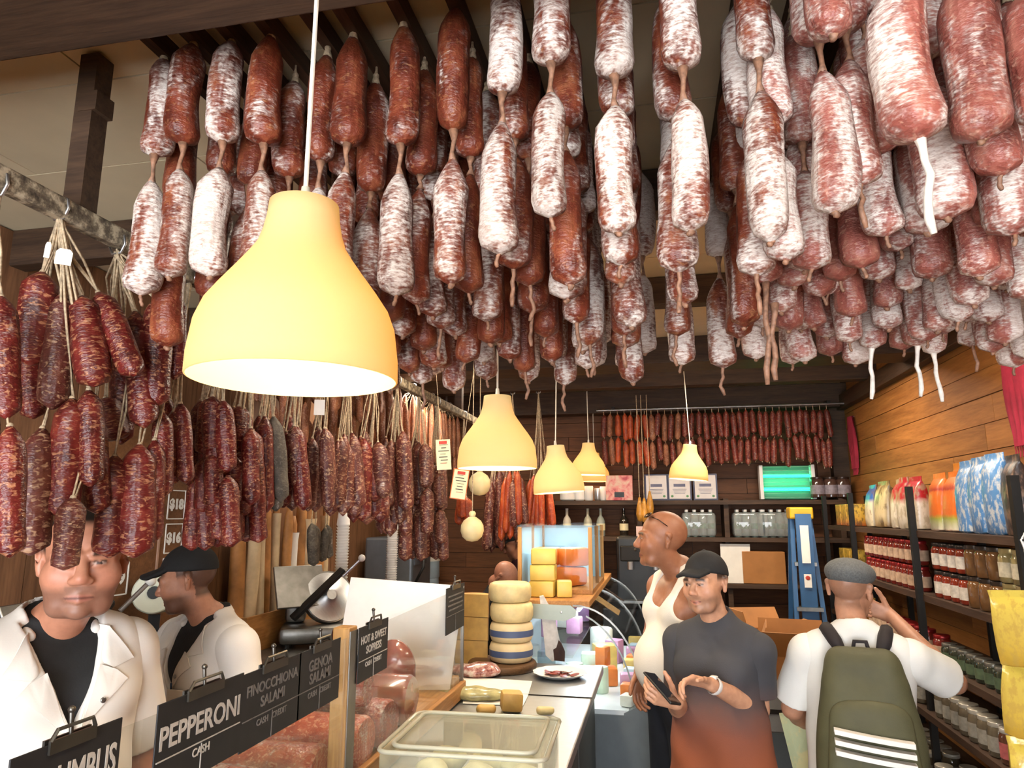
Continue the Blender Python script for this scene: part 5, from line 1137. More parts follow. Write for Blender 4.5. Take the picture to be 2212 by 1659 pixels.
for i in range(12):
    kx = ('wht', 'yel', 'blue', 'mint', 'pink', 'or')[(i*5) % 6]; w = .07+.02*(i % 3)
    o = MB().box((0, 0, .03+.012*(i % 3)), (w, .08, .06+.024*(i % 3)), bev=.012).build('case_cheese', M['c_'+kx], None, (-.185+.0*i, 3.96+.135*i, .8535), (0, 0, R((i*53) % 40-20)), smooth=True); tag(o, f'small {PAL[kx][0].replace("_", " ")} piece along the front glass, {ORD[i]} from the near end', 'cheese', 'small cheeses along the curved glass')
# printed cards leaning inside the curved glass
for px, lab, dy in ((1, 'tan printed price card inside the top of the curved glass', .55), (2, 'dark framed price card further along the curved glass', 1.15)):
    i = 9; x, z = arc[i]; x2, z2 = arc[i+2]; c = MB(); ang = math.atan2(z2-z, x2-x)
    o = MB().box((0, 0, 0), (.17, .20 if px == 1 else .05, .003)).build('price_card', mat('tan_card_%d' % px, 'b08850' if px == 1 else '4a2c1c', .6, var=.2, vs=25), None, ((x+x2)/2-.012, DY0+dy, (z+z2)/2-.012), (0, -ang, 0)); tag(o, lab, 'card')
# second small glass case standing on top at the far end
t = thing('glass_box_case', 'tall glass box case with cold light standing on the cheese counter', 'display case', (-.60, 4.62, 1.394), 0)
MB().box((0, 0, .012), (.44, .9, .024)).build('case_floor', M['oak'], t)
for x in (-.21, .21):
    for y in (-.44, 0, .44): MB().box((x, y, .20), (.022, .022, .36)).build('corner_post', M['oak_z'], t)
MB().box((0, 0, .385), (.45, .92, .02)).build('case_top', M['glass_clear'], t)
MB().box((0, -.447, .20), (.40, .005, .35)).build('end_pane', M['glass_clear'], t); MB().box((.217, 0, .20), (.005, .88, .35)).build('side_pane', M['glass_clear'], t)
MB().box((-.217, 0, .20), (.005, .88, .35)).build('rear_panel', mat('pale_blue_panel', '9cc4d8', .4, var=.05), t); MB().box((0, .44, .20), (.40, .006, .35)).build('far_panel', bpy.data.materials['pale_blue_panel'], t)
area('box_case_light', (-.62, 4.6, 1.76), (0, 0, 0), .25, .6, 2.2, (.7, .88, 1.0))
for i, (x, y, z, lab) in enumerate(((-.12, -.2, 0, 'orange cheese wedge in the glass box case'), (.08, -.22, 0, 'amber cheese half in the glass box case'), (.0, .1, 0, 'dark rind ham in the glass box case'), (-.1, -.2, .115, 'orange cheese slice stacked in the glass box case'), (.1, -.2, .115, 'amber loaf stacked in the glass box case'))):
    o = MB().box((0, 0, .055), (.16, .14, .11), bev=.02).build('boxed_cheese', M['c_or'] if i != 2 else M['ham'], None, (-.60+x*.85, 4.62+y, 1.42+z), (0, 0, i), smooth=True); tag(o, lab, 'cheese')
# yellow cheese blocks stacked on the near end of the top shelf
M['blockc'] = mat('butter_yellow_cheese', 'd2b456', .45, var=.08, vs=14, bump=.1, sss=.1)
yb = atZ(1178, 1280, 1.393)
for i, (px, py, lab) in enumerate(((1178, 1280, 'lowest butter yellow cheese block of the stack on the case top'), (1178, 1243, 'middle butter yellow cheese block of the stack'), (1177, 1213, 'topmost butter yellow cheese block of the stack'), (1221, 1279, 'single butter yellow block beside the stack'))):
    w = .14 if i < 3 else .085; k_ = i if i < 3 else 0
    o = MB().box((0, 0, .044), (w, .12, .087), bev=.008).build('cheese_block', M['blockc'], None, (-.645+(.118 if i == 3 else .003*i), 4.02+(.01 if i == 3 else 0), 1.394+k_*.088), (0, 0, R(4*i-3)), smooth=True); tag(o, lab, 'cheese')
# ================================================================== work area behind the butchers
BT = 1.08
t = thing('work_bench', 'long steel work bench along the wall behind the butchers', 'bench', (-2.19, 4.1, 0))
MB().box((0, 0, BT-.02), (.52, 4.6, .04), bev=.005).build('bench_top', M['steel_dark'], t); MB().box((0, 0, BT-.33), (.46, 4.5, .03)).build('lower_shelf', M['steel_dark'], t)
MB().box((-.23, 0, .53), (.04, 4.5, 1.0)).build('rear_panel', M['grey_panel'], t)
for y in (-2.2, 0, 2.2): MB().box((.22, y, .53), (.05, .05, 1.04)).build('leg', M['steel_dark'], t)
# menu board
M['menu'] = wood('menu_board_wood', '5a3a22', '7e5636', 1, 2, .6)
t = thing('menu_board', 'brown menu board with white framed prices on the butchers wall', 'menu board', (XL+.03, 3.12, 1.72), 0, None, (R(90), 0, R(90)))
MB().box((0, 0, 0), (.92, 1.1, .02)).build('board_panel', M['menu'], t)
MB().box((.025, 0, .012), (.012, 1.1, .008)).build('divider_strip', mat('pink_strip', 'b08c78', .6, var=.05), t)
cells = [(-.163, .178, '$18'), (-.163, .006, '$16'), (-.163, -.166, ''), (-.53, -.166, '$ 9'), (-.53, .006, ''), (-.53, .178, '')]
for i, (x, y, s_) in enumerate(cells):
    x += .30
    w, h = .13, .145; MB().box((x, y+h/2, .012), (w, .006, .004)).box((x, y-h/2, .012), (w, .006, .004)).box((x-w/2, y, .012), (.006, h, .004)).box((x+w/2, y, .012), (.006, h, .004)).build('price_frame', M['paper'], t)
    if s_: link('price_lettering', text_mesh(s_, .07, M['paper'], .001, .0035), t, (x, y, .012))
MB().box((.28, .06, .014), (.13, .30, .004)).build('grey_notice', mat('grey_notice', '6c7076', .6, var=.05), t); MB().box((.28, .20, .017), (.12, .012, .002)).box((.29, .10, .017), (.06, .006, .002)).box((.29, .02, .017), (.06, .006, .002)).build('notice_lines', M['paper'], t)
# slicers
def slicer(label, loc, rz):
    t = thing('meat_slicer', label, 'slicer', loc, rz)
    MB().box((0, 0, .07), (.46, .36, .10), bev=.03).build('base', M['steel_dark'], t, smooth=True)
    for x in (-.18, .18):
        for y in (-.13, .13): MB().cyl((x, y, 0), (x, y, .03), .022).build('foot', M['black'], t)
    MB().lathe([(.135, -.02), (.15, -.012), (.15, .012), (.05, .03), (.03, .05)], 36, (0.04, -.02, .27), (.35, -.85, .4)).build('blade', M['steel'], t, smooth=True)
    MB().lathe([(.158, -.03), (.162, 0), (.158, .012), (.15, .012)], 36, (0.04, -.01, .27), (.35, -.85, .4), cap=False).build('blade_guard', M['steel_dark'], t, smooth=True)
    MB().box((-.13, -.06, .34), (.30, .02, .26), (R(-28), R(0), R(22)), bev=.004).build('carriage_plate', M['steel_dark'], t)
    MB().box((-.02, -.10, .30), (.40, .05, .03), (R(20), R(-42), R(20)), bev=.006).build('slide_bar', M['black'], t)
    MB().cyl((.12, -.12, .40), (.22, -.14, .50), .009).build('handle_rod', M['steel'], t); MB().sphere((.225, -.141, .505), .022).build('handle_knob', M['white_plastic'], t, smooth=True)
    MB().lathe([(.04, 0), (.045, .02), (.04, .035), (.02, .04)], 20, (.15, -.18, .07), (0, -1, 0)).build('dial_knob', M['black'], t, smooth=True); MB().lathe([(.05, -.002), (.052, .004)], 20, (.15, -.18, .07), (0, -1, 0), cap=False).build('dial_ring', M['steel'], t)
    MB().box((-.15, .05, .22), (.12, .14, .2), bev=.03).build('motor_housing', M['steel_dark'], t, smooth=True)
    return t
slicer('big steel slicer with angled black slide beside the white board', (-2.03, 4.10, BT+.001), R(25))
slicer('steel slicer between the two butchers', (-2.2, 2.36, BT+.001), R(75))
# film roll on its stand
p = Vector((0, 0, CAMZ))+ray(335, 1283)*3.18
t = thing('film_roll', 'thick white wrapping roll on a dark stand between the butchers', 'roll', (p.x, p.y, BT+.001), R(35))
h = p.z-BT
mb = MB().lathe([(.028, -.10), (.085, -.10), (.09, -.095), (.09, .095), (.085, .10), (.028, .10)], 30, (0, 0, h), (0, -1, .15), cap=False); mb.build('roll_paper', mat('greenish_white_film', 'd8dcc8', .5, var=.04), t, smooth=True)
MB().lathe([(.027, -.104), (.027, .104)], 16, (0, 0, h), (0, -1, .15)).build('roll_core', M['black'], t); MB().box((0, .11, h/2), (.05, .02, h+.04)).box((0, .0, .01), (.2, .28, .02)).build('roll_stand', M['black'], t); MB().lathe([(.06, 0), (.1, .005), (.1, .02)], 24, (0, .115, h), (0, 1, -.15)).build('end_disc', M['black'], t)
o = MB().box((0, 0, .03), (.10, .07, .06), (0, 0, .4), bev=.01).build('red_tin', mat('red_tin', 'b02a22', .35, var=.2), None, (p.x+.13, p.y+.02, BT+.001)); tag(o, 'small red packet below the wrapping roll', 'packet')
# tall breads standing in bins by the wall
M['crust'] = mat('bread_crust', 'a8723c', .65, var=.28, vs=9, bump=.3, bs=25); M['bag_paper'] = mat('kraft_bread_sleeve', 'c8ae88', .75, var=.12, vs=12, bump=.3, bs=18)
t = thing('bread_crate', 'wooden crate holding tall breads against the wall', 'crate', (-2.355, 4.22, BT+.001))
for x in (-.095, .095): MB().box((x, 0, .1), (.012, 1.13, .2)).build('side_board', M['oak'], t)
for y in (-.56, .56): MB().box((0, y, .1), (.18, .014, .2)).build('end_board', M['oak_x'], t)
MB().box((0, 0, .008), (.18, 1.1, .012)).build('bottom_board', M['oak'], t)
BL = [('long bare loaf first in the bread crate', 0, .74, .05), ('paper sleeved baguette leaning beside the first loaf', 1, .80, .036), ('slim baguette in torn white paper', 1, .84, .03), ('broad bare loaf in the middle of the crate', 0, .82, .055), ('tall thin bread stick in pale paper', 1, .88, .026), ('pale crusty baguette leaning outward', 0, .80, .035), ('white paper wrapped bread with a twisted top', 1, .74, .04), ('flat broad loaf near the dark sausages', 0, .86, .05), ('bread in a printed paper bag next to the cups', 1, .84, .042), ('brown loaf last in the bread crate', 0, .86, .05), ('short bare loaf low in the crate front', 0, .62, .055), ('thin paper baguette crossing behind the others', 1, .86, .026)]
for i, (lab, ty, L, r) in enumerate(BL):
    y = 3.73+i*.09; x = -2.355+.02*((i*7) % 3-1); b = thing('bread_loaf' if not ty else 'wrapped_baguette', lab, 'bread', (x, y, BT+.018), 0, None, (random.uniform(-.05, .05), random.uniform(-.06, .06), 0))
    pr = [(r*.3, 0), (r*.8, .02), (r, .08), (r*1.02, L*.4), (r*.97, L*.75), (r*.8, L*.93), (r*.35, L)]
    mb = MB().lathe(pr, 12, sx=.85); 
    for q, v in enumerate(mb.v): a = math.atan2(v[1], v[0]); k_ = 1+.07*math.sin(v[2]*28+i)*math.cos(a+i); mb.v[q] = (v[0]*k_, v[1]*k_, v[2])
    mb.build('loaf', M['crust'], b, smooth='all')
    if ty:
        mb = MB().lathe([(r*1.1, .03), (r*1.25, .1), (r*1.2, L*.5), (r*1.15, L*.8), (r*1.3, L*.86)], 12, cap=False)
        for q, v in enumerate(mb.v): a = math.atan2(v[1], v[0]); k_ = 1+.1*math.sin(3*a+v[2]*15+i); mb.v[q] = (v[0]*k_, v[1]*k_, v[2])
        mb.build('paper_sleeve', M['bag_paper'] if i % 3 else M['paper'], b, smooth='all')
    if 'printed' in lab: pass
# cups
M['foam'] = mat('white_foam_cup', 'e6e4e0', .6, var=.03)
c = atX(735, 1285, -2.12); t = thing('cup_stack', 'tall stack of nested white foam cups', 'cups', (-2.12, c.y, BT+.17))
nst = 26
for i in range(nst): link('cup_rim', bpy.data.meshes.get('cup_rim') or MB().lathe([(.034, 0), (.042, .014), (.045, .018), (.045, .022)], 20).mesh('cup_rim', M['foam'], True), t, (0, 0, .02+i*.0195))
MB().lathe([(.045, .022), (.04, .08), (.034, .11), (.03, .112)], 20).build('top_cup', M['foam'], t, (0, 0, .02+(nst-1)*.0195), smooth=True)
MB().lathe([(.05, -.17), (.05, -.155), (.03, -.15), (.03, -.02), (.044, .0), (.044, .03)], 18).build('cup_holder', M['white_plastic'], t, smooth=True)
t2 = copy_tree(t); t2.location = (-2.05, c.y+.75, BT+.17); t2['label'] = 'shorter white cup stack further along the bench behind the brown sausages'; t2.scale = (1, 1, .92)
# white container and shelf with machines, mid distance
o = MB().lathe([(.07, 0), (.085, .01), (.095, .17), (.10, .18), (.09, .185)], 24).build('white_tub', M['foam'], None, (-1.96, 4.72, BT+.001), smooth=True); tag(o, 'white plastic tub next to the big slicer', 'tub')
t = thing('food_machine', 'grey kitchen machine with curved black hose beyond the cups', 'machine', (-2.2, 5.85, BT+.001))
MB().box((0, 0, .30), (.42, .5, .55), bev=.02).build('housing', mat('blue_grey_steel', '78808a', .35, .7, var=.06), t); MB().box((.215, -.05, .42), (.01, .3, .14)).build('front_panel', mat('slate_panel', '4a4e56', .4, var=.05), t); MB().tube([(.22, -.2, .2), (.30, -.22, .34), (.26, -.1, .5), (.22, .1, .52)], .012, 8).build('hose', M['black'], t, smooth='all')
for i, (x, y, r, h_, lab) in enumerate(((-1.97, 5.0, .09, .16, 'large dented steel pot on the bench'), (-1.95, 5.25, .065, .13, 'small steel pot with a rim beside the large one'))):
    t = thing('steel_pot', lab, 'pot', (x-.08, y, BT+.001)); MB().lathe([(r*.92, 0), (r, .02), (r, h_), (r*1.06, h_+.004), (r*.96, h_+.004), (r*.96, .02), (0, .012)], 26, cap=False).build('pot_body', M['steel'], t, smooth=True); MB().tube([(r, -.03, h_*.7), (r+.04, 0, h_*.7), (r, .03, h_*.7)], .006, 6).build('handle', M['steel'], t)
o = MB().box((0, 0, .05), (.22, .2, .1), (R(8), 0, .3), bev=.008).build('brown_carton', mat('brown_card', '5a3c24', .7, var=.15), None, (-2.07, 5.47, BT+.001)); tag(o, 'small brown carton with a yellow bag behind the pots', 'carton')
S = Sdf(.008); S.ell((0, 0, .05), (.07, .06, .05), .02); o = sdf_obj('yellow_bag', S, mat('pale_yellow_bag', 'd8c88a', .5, var=.15), None, folds(.008, 60, 60), (-2.07, 5.47, BT+.112)); tag(o, 'crumpled pale yellow bag lying on the small carton', 'bag')
# meat trays in front of the bending worker
MT = 1.16
t = thing('prep_table', 'steel prep table with raw meat behind the cheese wheels', 'table', (-1.50, 3.98, 0))
MB().box((0, 0, MT-.02), (.54, .8, .035), bev=.004).build('table_top', M['steel_dark'], t)
for x in (-.24, .24):
    for y in (-.36, .36): MB().cyl((x, y, 0), (x, y, MT-.03), .02).build('leg', M['steel_dark'], t)
k = NT('raw_meat'); k.set('Base Color', k.ramp(k.noise(k.obj(), 18, 4, .65, 1), [(.35, '6e2428'), (.55, 'a0484a'), (.7, 'cc9088')])); k.set('Roughness', .3); M['raw'] = k.m
for i in range(16):
    S = Sdf(.009); S.cap((-.05, 0, .03), (.05, random.uniform(-.02, .02), .03), random.uniform(.035, .05), random.uniform(.03, .05), k=.03)
    o = sdf_obj('raw_meat_cut', S, M['raw'], None, folds(.008, 45, 40), (-1.68+.12*(i % 4)+random.uniform(-.015, .015), 3.72+.16*((i//4) % 4)+random.uniform(-.02, .02), MT+.012+.05*((i*3) % 2)), (0, 0, random.uniform(0, 3))); tag(o, f'raw pork cut {("in the near end", "second file", "third file", "at the far end")[(i//4) % 4]} of the meat heap, {ORD[i % 4]} from the wall side', 'meat', 'raw meat on the prep table')
t = thing('drum_container', 'pale blue plastic drum behind the meat', 'drum', (-2.12, 6.25, BT)); MB().lathe([(.14, 0), (.155, .02), (.15, .20), (.158, .21), (.155, .34), (.16, .36), (.0, .365)], 26).build('drum_body', mat('pale_blue_plastic', 'a8bccc', .4, var=.04), t, smooth=True); MB().lathe([(.163, .35), (.163, .385), (.0, .39)], 26).build('drum_lid', M['white_plastic'], t, smooth=True)
# ================================================================== shelving along the customer wall
M['iron'] = mat('black_iron', '1c1814', .5, .5, var=.15)
LV = [(1.765, 1.30), (1.45, 1.30), (1.14, 1.28), (.90, 1.25), (.55, 1.22), (.20, 1.22)]
t = thing('grocery_shelves', 'black iron grocery shelving filled with jars along the plank wall', 'shelving', (0, 0, 0))
SY0, SY1 = 2.2, 5.95
for z, xf in LV: MB().box(((xf+XR-.02)/2, (SY0+SY1)/2, z-.016), (XR-.02-xf, SY1-SY0, .032)).build('shelf_board', M['beam_y'], t)
for y in (2.9, 4.0, 5.15, 5.92):
    for x in (1.29, 1.60): MB().box((x, y, 1.0), (.03, .03, 1.98)).build('upright', M['iron'], t)
def pack_mat(name, stops, spots=None, scale=14, axis=2):
    k = NT(name); tc = k.n('ShaderNodeTexCoord'); sp = k.n('ShaderNodeSeparateXYZ', {0: tc.outputs['Object']}); nz = k.noise(k.obj(), 30, 2)
    c = k.ramp(k.mth('MULTIPLY_ADD', nz, .02, sp.outputs[axis]) if True else 0, stops) if stops else None
    if spots:
        f = k.ramp(k.noise(k.obj((1, 1, .6)), scale*1.8, 3, .6), [(.48, (0, 0, 0)), (.60, (1, 1, 1))]); c = k.mix(k.mth('MULTIPLY', f, .7), c, spots)
    k.set('Base Color', c); k.set('Roughness', .32); k.set('Specular IOR Level', .6); k.bump(k.noise(k.obj(), 35, 3), .35, .006); return k.m
def bag_mesh(name, w, d, h, m, seed=0):
    """pillow bag standing upright with a crimped top, base at z=0"""
    rr = random.Random(seed); vs = []; n = 16; prof = [(0, .82, .9), (.02, .96, 1), (.25, 1.0, 1.05), (.55, 1.0, 1.0), (.78, .98, .72), (.88, .97, .30), (.91, .98, .12), (1.0, 1.0, .10)]
    for u, a, b in prof:
        for k_ in range(n):
            q = 2*math.pi*k_/n; c, s = math.cos(q), math.sin(q); e = .45
            vs.append((d/2*b*math.copysign(abs(c)**e, c)*(1+rr.uniform(-.05, .05)), w/2*a*math.copysign(abs(s)**e, s)*(1+rr.uniform(-.02, .02)), u*h))
    fs = [tuple(range(n-1, -1, -1)), tuple((len(prof)-1)*n+k_ for k_ in range(n))]
    for i in range(len(prof)-1):
        for k_ in range(n): fs.append((i*n+k_, i*n+(k_+1) % n, (i+1)*n+(k_+1) % n, (i+1)*n+k_))
    return MB().add(vs, fs).mesh(name, m, True)
PM = {'bluewhite': pack_mat('blue_and_cream_bag', [(0, 'c8b898'), (.16, 'd0c4a8'), (.19, '2c5a9c'), (.3, '2c5a9c')], '6a4a30', 16), 'cream': pack_mat('cream_brown_bag', [(0, '8a6a3a'), (.08, 'c8b48c'), (.22, 'b8a878'), (.3, '7a6a3a')], '5a4022', 12), 'red': pack_mat('red_and_white_bag', [(0, 'd0c4b0'), (.15, 'd8ccb8'), (.18, 'b0202a'), (.3, 'b0202a')], 'a89878', 18),
      'orange': pack_mat('orange_pasta_bag', [(0, 'a83040'), (.02, 'd8d0b8'), (.07, '9aa040'), (.09, 'd86820'), (.2, 'd86820'), (.21, 'a02820'), (.24, 'e07828')], None), 'plain_orange': pack_mat('plain_orange_bag', [(0, 'd08028'), (.3, 'c87820')], None), 'blue': pack_mat('blue_pasta_bag', [(0, '4a7cb0'), (.3, '5488bc')], 'd8d4c8', 26), 'dark': pack_mat('dark_brown_bag', [(0, '3a2c28'), (.3, '2e2624')], '8a6e58', 20)}
TS = 1.767
row = [('bluewhite', 5.03, .22, .285, 'blue and cream pasta bag at the far end of the top shelf'), ('cream', 4.79, .22, .30, 'cream and brown pasta bag beside the blue and cream one'), ('red', 4.52, .14, .30, 'red and white bag nearest the cream pasta bag'), ('red', 4.37, .14, .305, 'red and white bag in the middle of its trio'), ('red', 4.22, .14, .30, 'red and white bag next to the iron upright'),
  ('orange', 3.90, .17, .30, 'orange pasta bag with white foot next to the upright'), ('orange', 3.72, .17, .30, 'orange pasta bag with white foot beside the blue bags'), ('blue', 3.56, .145, .34, 'first blue pasta bag counted from the orange ones'), ('blue', 3.41, .145, .345, 'second blue pasta bag counted from the orange ones'), ('blue', 3.26, .145, .35, 'third blue pasta bag counted from the orange ones'), ('dark', 3.11, .14, .33, 'dark brown bag beside the blue pasta bags'), ('dark', 2.80, .13, .34, 'dark brown bag with tan print by the near upright'), ('dark', 2.65, .13, .33, 'last dark bag at the near end of the top shelf')]
for i, (kx, y, w, h, lab) in enumerate(row):
    o = link('pasta_bag', bag_mesh('pasta_bag', w, .09, h*.95, PM[kx], i), None, (1.40, y, TS), (0, R(random.uniform(-3, 3)), R(random.uniform(-6, 6)))); tag(o, lab, 'pasta bag')
for i, (y, lab) in enumerate(((3.92, 'plain orange bag standing behind the orange pasta'), (3.68, 'second plain orange bag behind the orange pasta'))):
    o = link('orange_bag', bag_mesh('orange_bag', .2, .09, .34, PM['plain_orange'], 50+i), None, (1.52, y, TS)); tag(o, lab, 'bag')
# jars: body, lid and paper label share meshes
def jar_kit(r, h, body, lid, labelc, lid_h=.016, rough=.12):
    b = MB().lathe([(r*.9, 0), (r, .006), (r, h*.72), (r*.86, h*.84), (r*.80, h-lid_h)], 16).mesh('jar_body', mat('jar_'+body, body, rough, var=.15, vs=30, coat=.4), True)
    l = MB().lathe([(r*.86, h-lid_h-.002), (r*.88, h-lid_h+.002), (r*.88, h-.002), (r*.84, h)], 16).mesh('jar_lid', mat('lid_'+lid, lid, .3, .5, var=.05), True)
    s = MB().lathe([(r*1.012, h*.16), (r*1.012, h*.6)], 16, cap=False).mesh('jar_label', mat('label_'+labelc, labelc, .6, var=.2, vs=40), True) if labelc else None
    return b, l, s
def jar(kit, loc, label, group, cat='jar', name='glass_jar'):
    t = thing(name, label, cat, loc, random.uniform(0, 6), group); link('jar_body', kit[0], t); link('jar_lid', kit[1], t)
    if kit[2]: link('jar_label', kit[2], t)
    return t
K_red = jar_kit(.042, .125, '6e2018', '8a1c1c', 'b89a80'); K_red2 = jar_kit(.042, .125, '7c2c1c', '2a2320', 'c8beb0'); K_brown = jar_kit(.047, .13, '6a4a2c', '3a3028', None); K_pale = jar_kit(.047, .13, '8c8058', 'a89868', 'c0b8a0')
K_dark = jar_kit(.038, .10, '2a3024', '6e6c64', '4a5a40'); K_mix = jar_kit(.040, .13, '5a3828', 'd8d2c8', 'b05a58'); K_olive = jar_kit(.044, .14, '7c7a34', 'c8bca0', None); K_wht = jar_kit(.044, .13, '5a5040', 'd0c8b8', '8a8478')
n = 0
for tier in (0, 1):
    y = 2.62; i = 0
    while y < 5.1:
        kit = (K_pale if y < 3.2 else K_brown if y < 3.55 else K_red2 if y < 4.0 else K_red); r = .047 if kit in (K_pale, K_brown) else .042
        if abs(y-2.9) > .06 and abs(y-4.0) > .06:
            nm = {id(K_pale): 'pale pickle', id(K_brown): 'brown preserve', id(K_red2): 'black-lidded sauce', id(K_red): 'red tomato sauce'}[id(kit)]
            jar(kit, (1.36, y, 1.452+tier*.134), f'{nm} jar on the second shelf, {("lower", "upper")[tier]} tier, {ORD[i]} from the shop front', 'sauce jars on the second shelf'); i += 1
        y += r*2+.012
y = 2.5; i = 0
while y < 5.1:
    kit = K_dark if y < 3.9 else K_red
    if abs(y-2.9) > .06 and abs(y-4.0) > .06: jar(kit, (1.35, y, 1.142), f'{"dark green tin" if kit is K_dark else "orange red jar"} on the third shelf, {ORD[i]} from the shop front', 'tins on the third shelf'); i += 1
    y += .09
y = 2.4; i = 0
while y < 5.0:
    kit = K_mix if y < 3.3 else K_wht
    if abs(y-2.9) > .06 and abs(y-4.0) > .06: jar(kit, (1.31, y, .902), f'{"pink labelled" if kit is K_mix else "grey labelled"} pale-lidded jar on the fourth shelf, {ORD[i]} from the shop front', 'pale-lidded jars on the fourth shelf'); i += 1
    y += .092
y = 2.3; i = 0
while y < 4.5:
    kit = K_olive if y < 3.1 else K_wht
    for d in (0, 1):
        if abs(y-2.9) > .06 and abs(y-4.0) > .06: jar(kit, (1.285+d*.105, y, .552), f'{"olive" if kit is K_olive else "cloudy"} jar low on the fifth shelf, {("front", "rear")[d]} file, {ORD[i]} from the shop front', 'olive jars on the fifth shelf')
    i += 1; y += .1
# cartons of snacks at the far end
M['snack'] = pack_mat('snack_carton_print', [(0, 'a83a20'), (.06, 'c89838'), (.12, 'd0a840')], '4a3820', 30)
for i, (y, z) in enumerate(((5.32, 1.767), (5.48, 1.767), (5.64, 1.767), (5.32, 1.452), (5.48, 1.452), (5.64, 1.452), (5.32, 1.142), (5.5, 1.142))):
    o = MB().box((0, 0, .075), (.1, .13, .15), bev=.003).build('snack_carton', M['snack'], None, (1.37, y, z+.001)); tag(o, f'printed snack carton near the ladder, {("top", "second", "third")[0 if i < 3 else 1 if i < 6 else 2]} shelf, {ORD[(i if i < 3 else i-3 if i < 6 else i-6)]} from the front', 'carton', 'snack cartons by the ladder')
# jars on the top by the bug lamp
K_big = jar_kit(.06, .17, '4a342c', '3a2c26', '8a8088')
for i, px in enumerate((1772, 1800, 1827)):
    p = atY(px, 1060, 6.3); jar(K_big, (p.x-.02, 6.3, 1.985), f'big dark jar beside the green bug lamp, {ORD[i]} from the lamp', 'big jars by the bug lamp')
# strip of yellow chip bags hanging at the near upright
M['chips'] = pack_mat('yellow_chip_bag', [(0, 'b89034'), (.06, 'c8a644'), (.14, 'ccb050'), (.2, 'd0b850')], 'b89848', 30); M['chips'].node_tree.nodes['Principled BSDF'].inputs['Roughness'].default_value = .2
t = thing('clip_strip', 'white clip strip hanging from the top shelf', 'strip', (1.12, atX(2232, 1300, 1.12).y, 1.74)); MB().box((0, 0, -.55), (.004, .025, 1.1)).build('strip_band', M['white_plastic'], t); MB().tube([(.02, 0, .03), (.0, 0, .05), (-.01, 0, .03), (0, 0, -.01)], .004, 6).build('hook', M['white_plastic'], t); MB().box((.09, 0, .03), (.2, .02, .006)).build('bracket', M['iron'], t)
for i in range(5):
    o = link('chip_bag', bag_mesh('chip_bag', .155, .07, .22, M['chips'], 70+i), None, (1.085, atX(2232, 1300, 1.12).y+.012*((i*3) % 4-1.5), 1.40-i*.215), (R(random.uniform(-4, 4)), 0, R(60+random.uniform(-15, 15)))); tag(o, f'yellow chip bag on the hanging strip, {ORD[i]} from the top', 'chip bag', 'chip bags on the strip')
# ================================================================== back wall shelving and goods
t = thing('back_shelves', 'dark wooden shelves across the back wall', 'shelving', (0, 0, 0))
for z in (1.965, 1.655, 1.28, .9): MB().box((.28, 6.40, z-.018), (2.5, .36, .036)).build('shelf_board', M['beam'], t)
for x in (-.96, -.15, .58, 1.5): MB().box((x, 6.43, 1.0), (.04, .32, 1.96)).build('upright', M['beam'], t)
BS = 1.967
# sausages on the back wall
t = thing('sausage_rod', 'thin rod carrying small sausages across the back wall', 'rod', (.55, 6.22, 2.765)); MB().cyl((-1.05, 0, 0), (1.05, 0, 0), .012).build('rod_bar', M['steel_dark'], t)
for x in (-.9, .9): MB().box((x, .1, .015), (.03, .26, .02)).build('bracket', M['iron'], t)
nb = 34
for i in range(nb):
    px = 1304+i*14.6; p = atY(px, 890, 6.22); y = 6.22; fr = i < 12; key = 'chorizo' if i in (2, 3, 4, 5, 6) else ('sausage_pale' if fr and i % 2 else 'sausage')
    t = thing('sausage_string', f'small linked sausages on the back wall rod, {ORD[i]} string from the lamp side', 'sausages', (p.x, y, 2.755), 0, 'linked sausages on the back wall')
    z = -.02-random.uniform(0, .02); n_ = 2
    for j in range(n_):
        L = .22+random.uniform(-.02, .03); sausage(t, (random.uniform(-.006, .006), 0, z), (random.uniform(-.02, .02), 0, z-L), .026, key, .05); z -= L+.006
    MB().tube([(0, 0, .01), (0, 0, -.02-.0), (0, 0, z)], .003, 5).build('twine', M['twine'], t)
# framed certificates
M['frame_blue'] = mat('navy_frame', '2c3050', .4, var=.08); M['cert'] = mat('certificate_paper', 'd8d0cc', .6, var=.04); M['cert_ink'] = mat('grey_ink', '6a6c84', .7, var=.1)
for i, (px, lab) in enumerate(((1418, 'framed white certificate nearest the bald person'), (1468, 'framed white certificate in the middle of the three'), (1524, 'framed white certificate furthest along the shelf'))):
    p = atY(px, 1055, 6.34); t = thing('framed_certificate', lab, 'certificate', (p.x, 6.36, BS+.001), 0, None, (R(-4), 0, 0))
    MB().box((0, 0, .115), (.205, .018, .23)).build('frame', M['frame_blue'], t); MB().box((0, -.011, .115), (.178, .004, .205)).build('sheet', M['cert'], t)
    mm = MB().box((0, -.0145, .13), (.10, .002, .025));
    for j in range(4): mm.box((0, -.0145, .095-j*.012), (.12-.01*j, .002, .003))
    mm.build('printed_lines', M['cert_ink'], t)
    MB().sphere((-.065, -.014, .035), (.012, .002, .010), 8, 5).build('seal_mark', mat('green_seal', '5a8a5a', .6, var=.05), t); MB().sphere((.065, -.014, .035), (.012, .002, .010), 8, 5).build('seal_mark', bpy.data.materials['green_seal'], t)
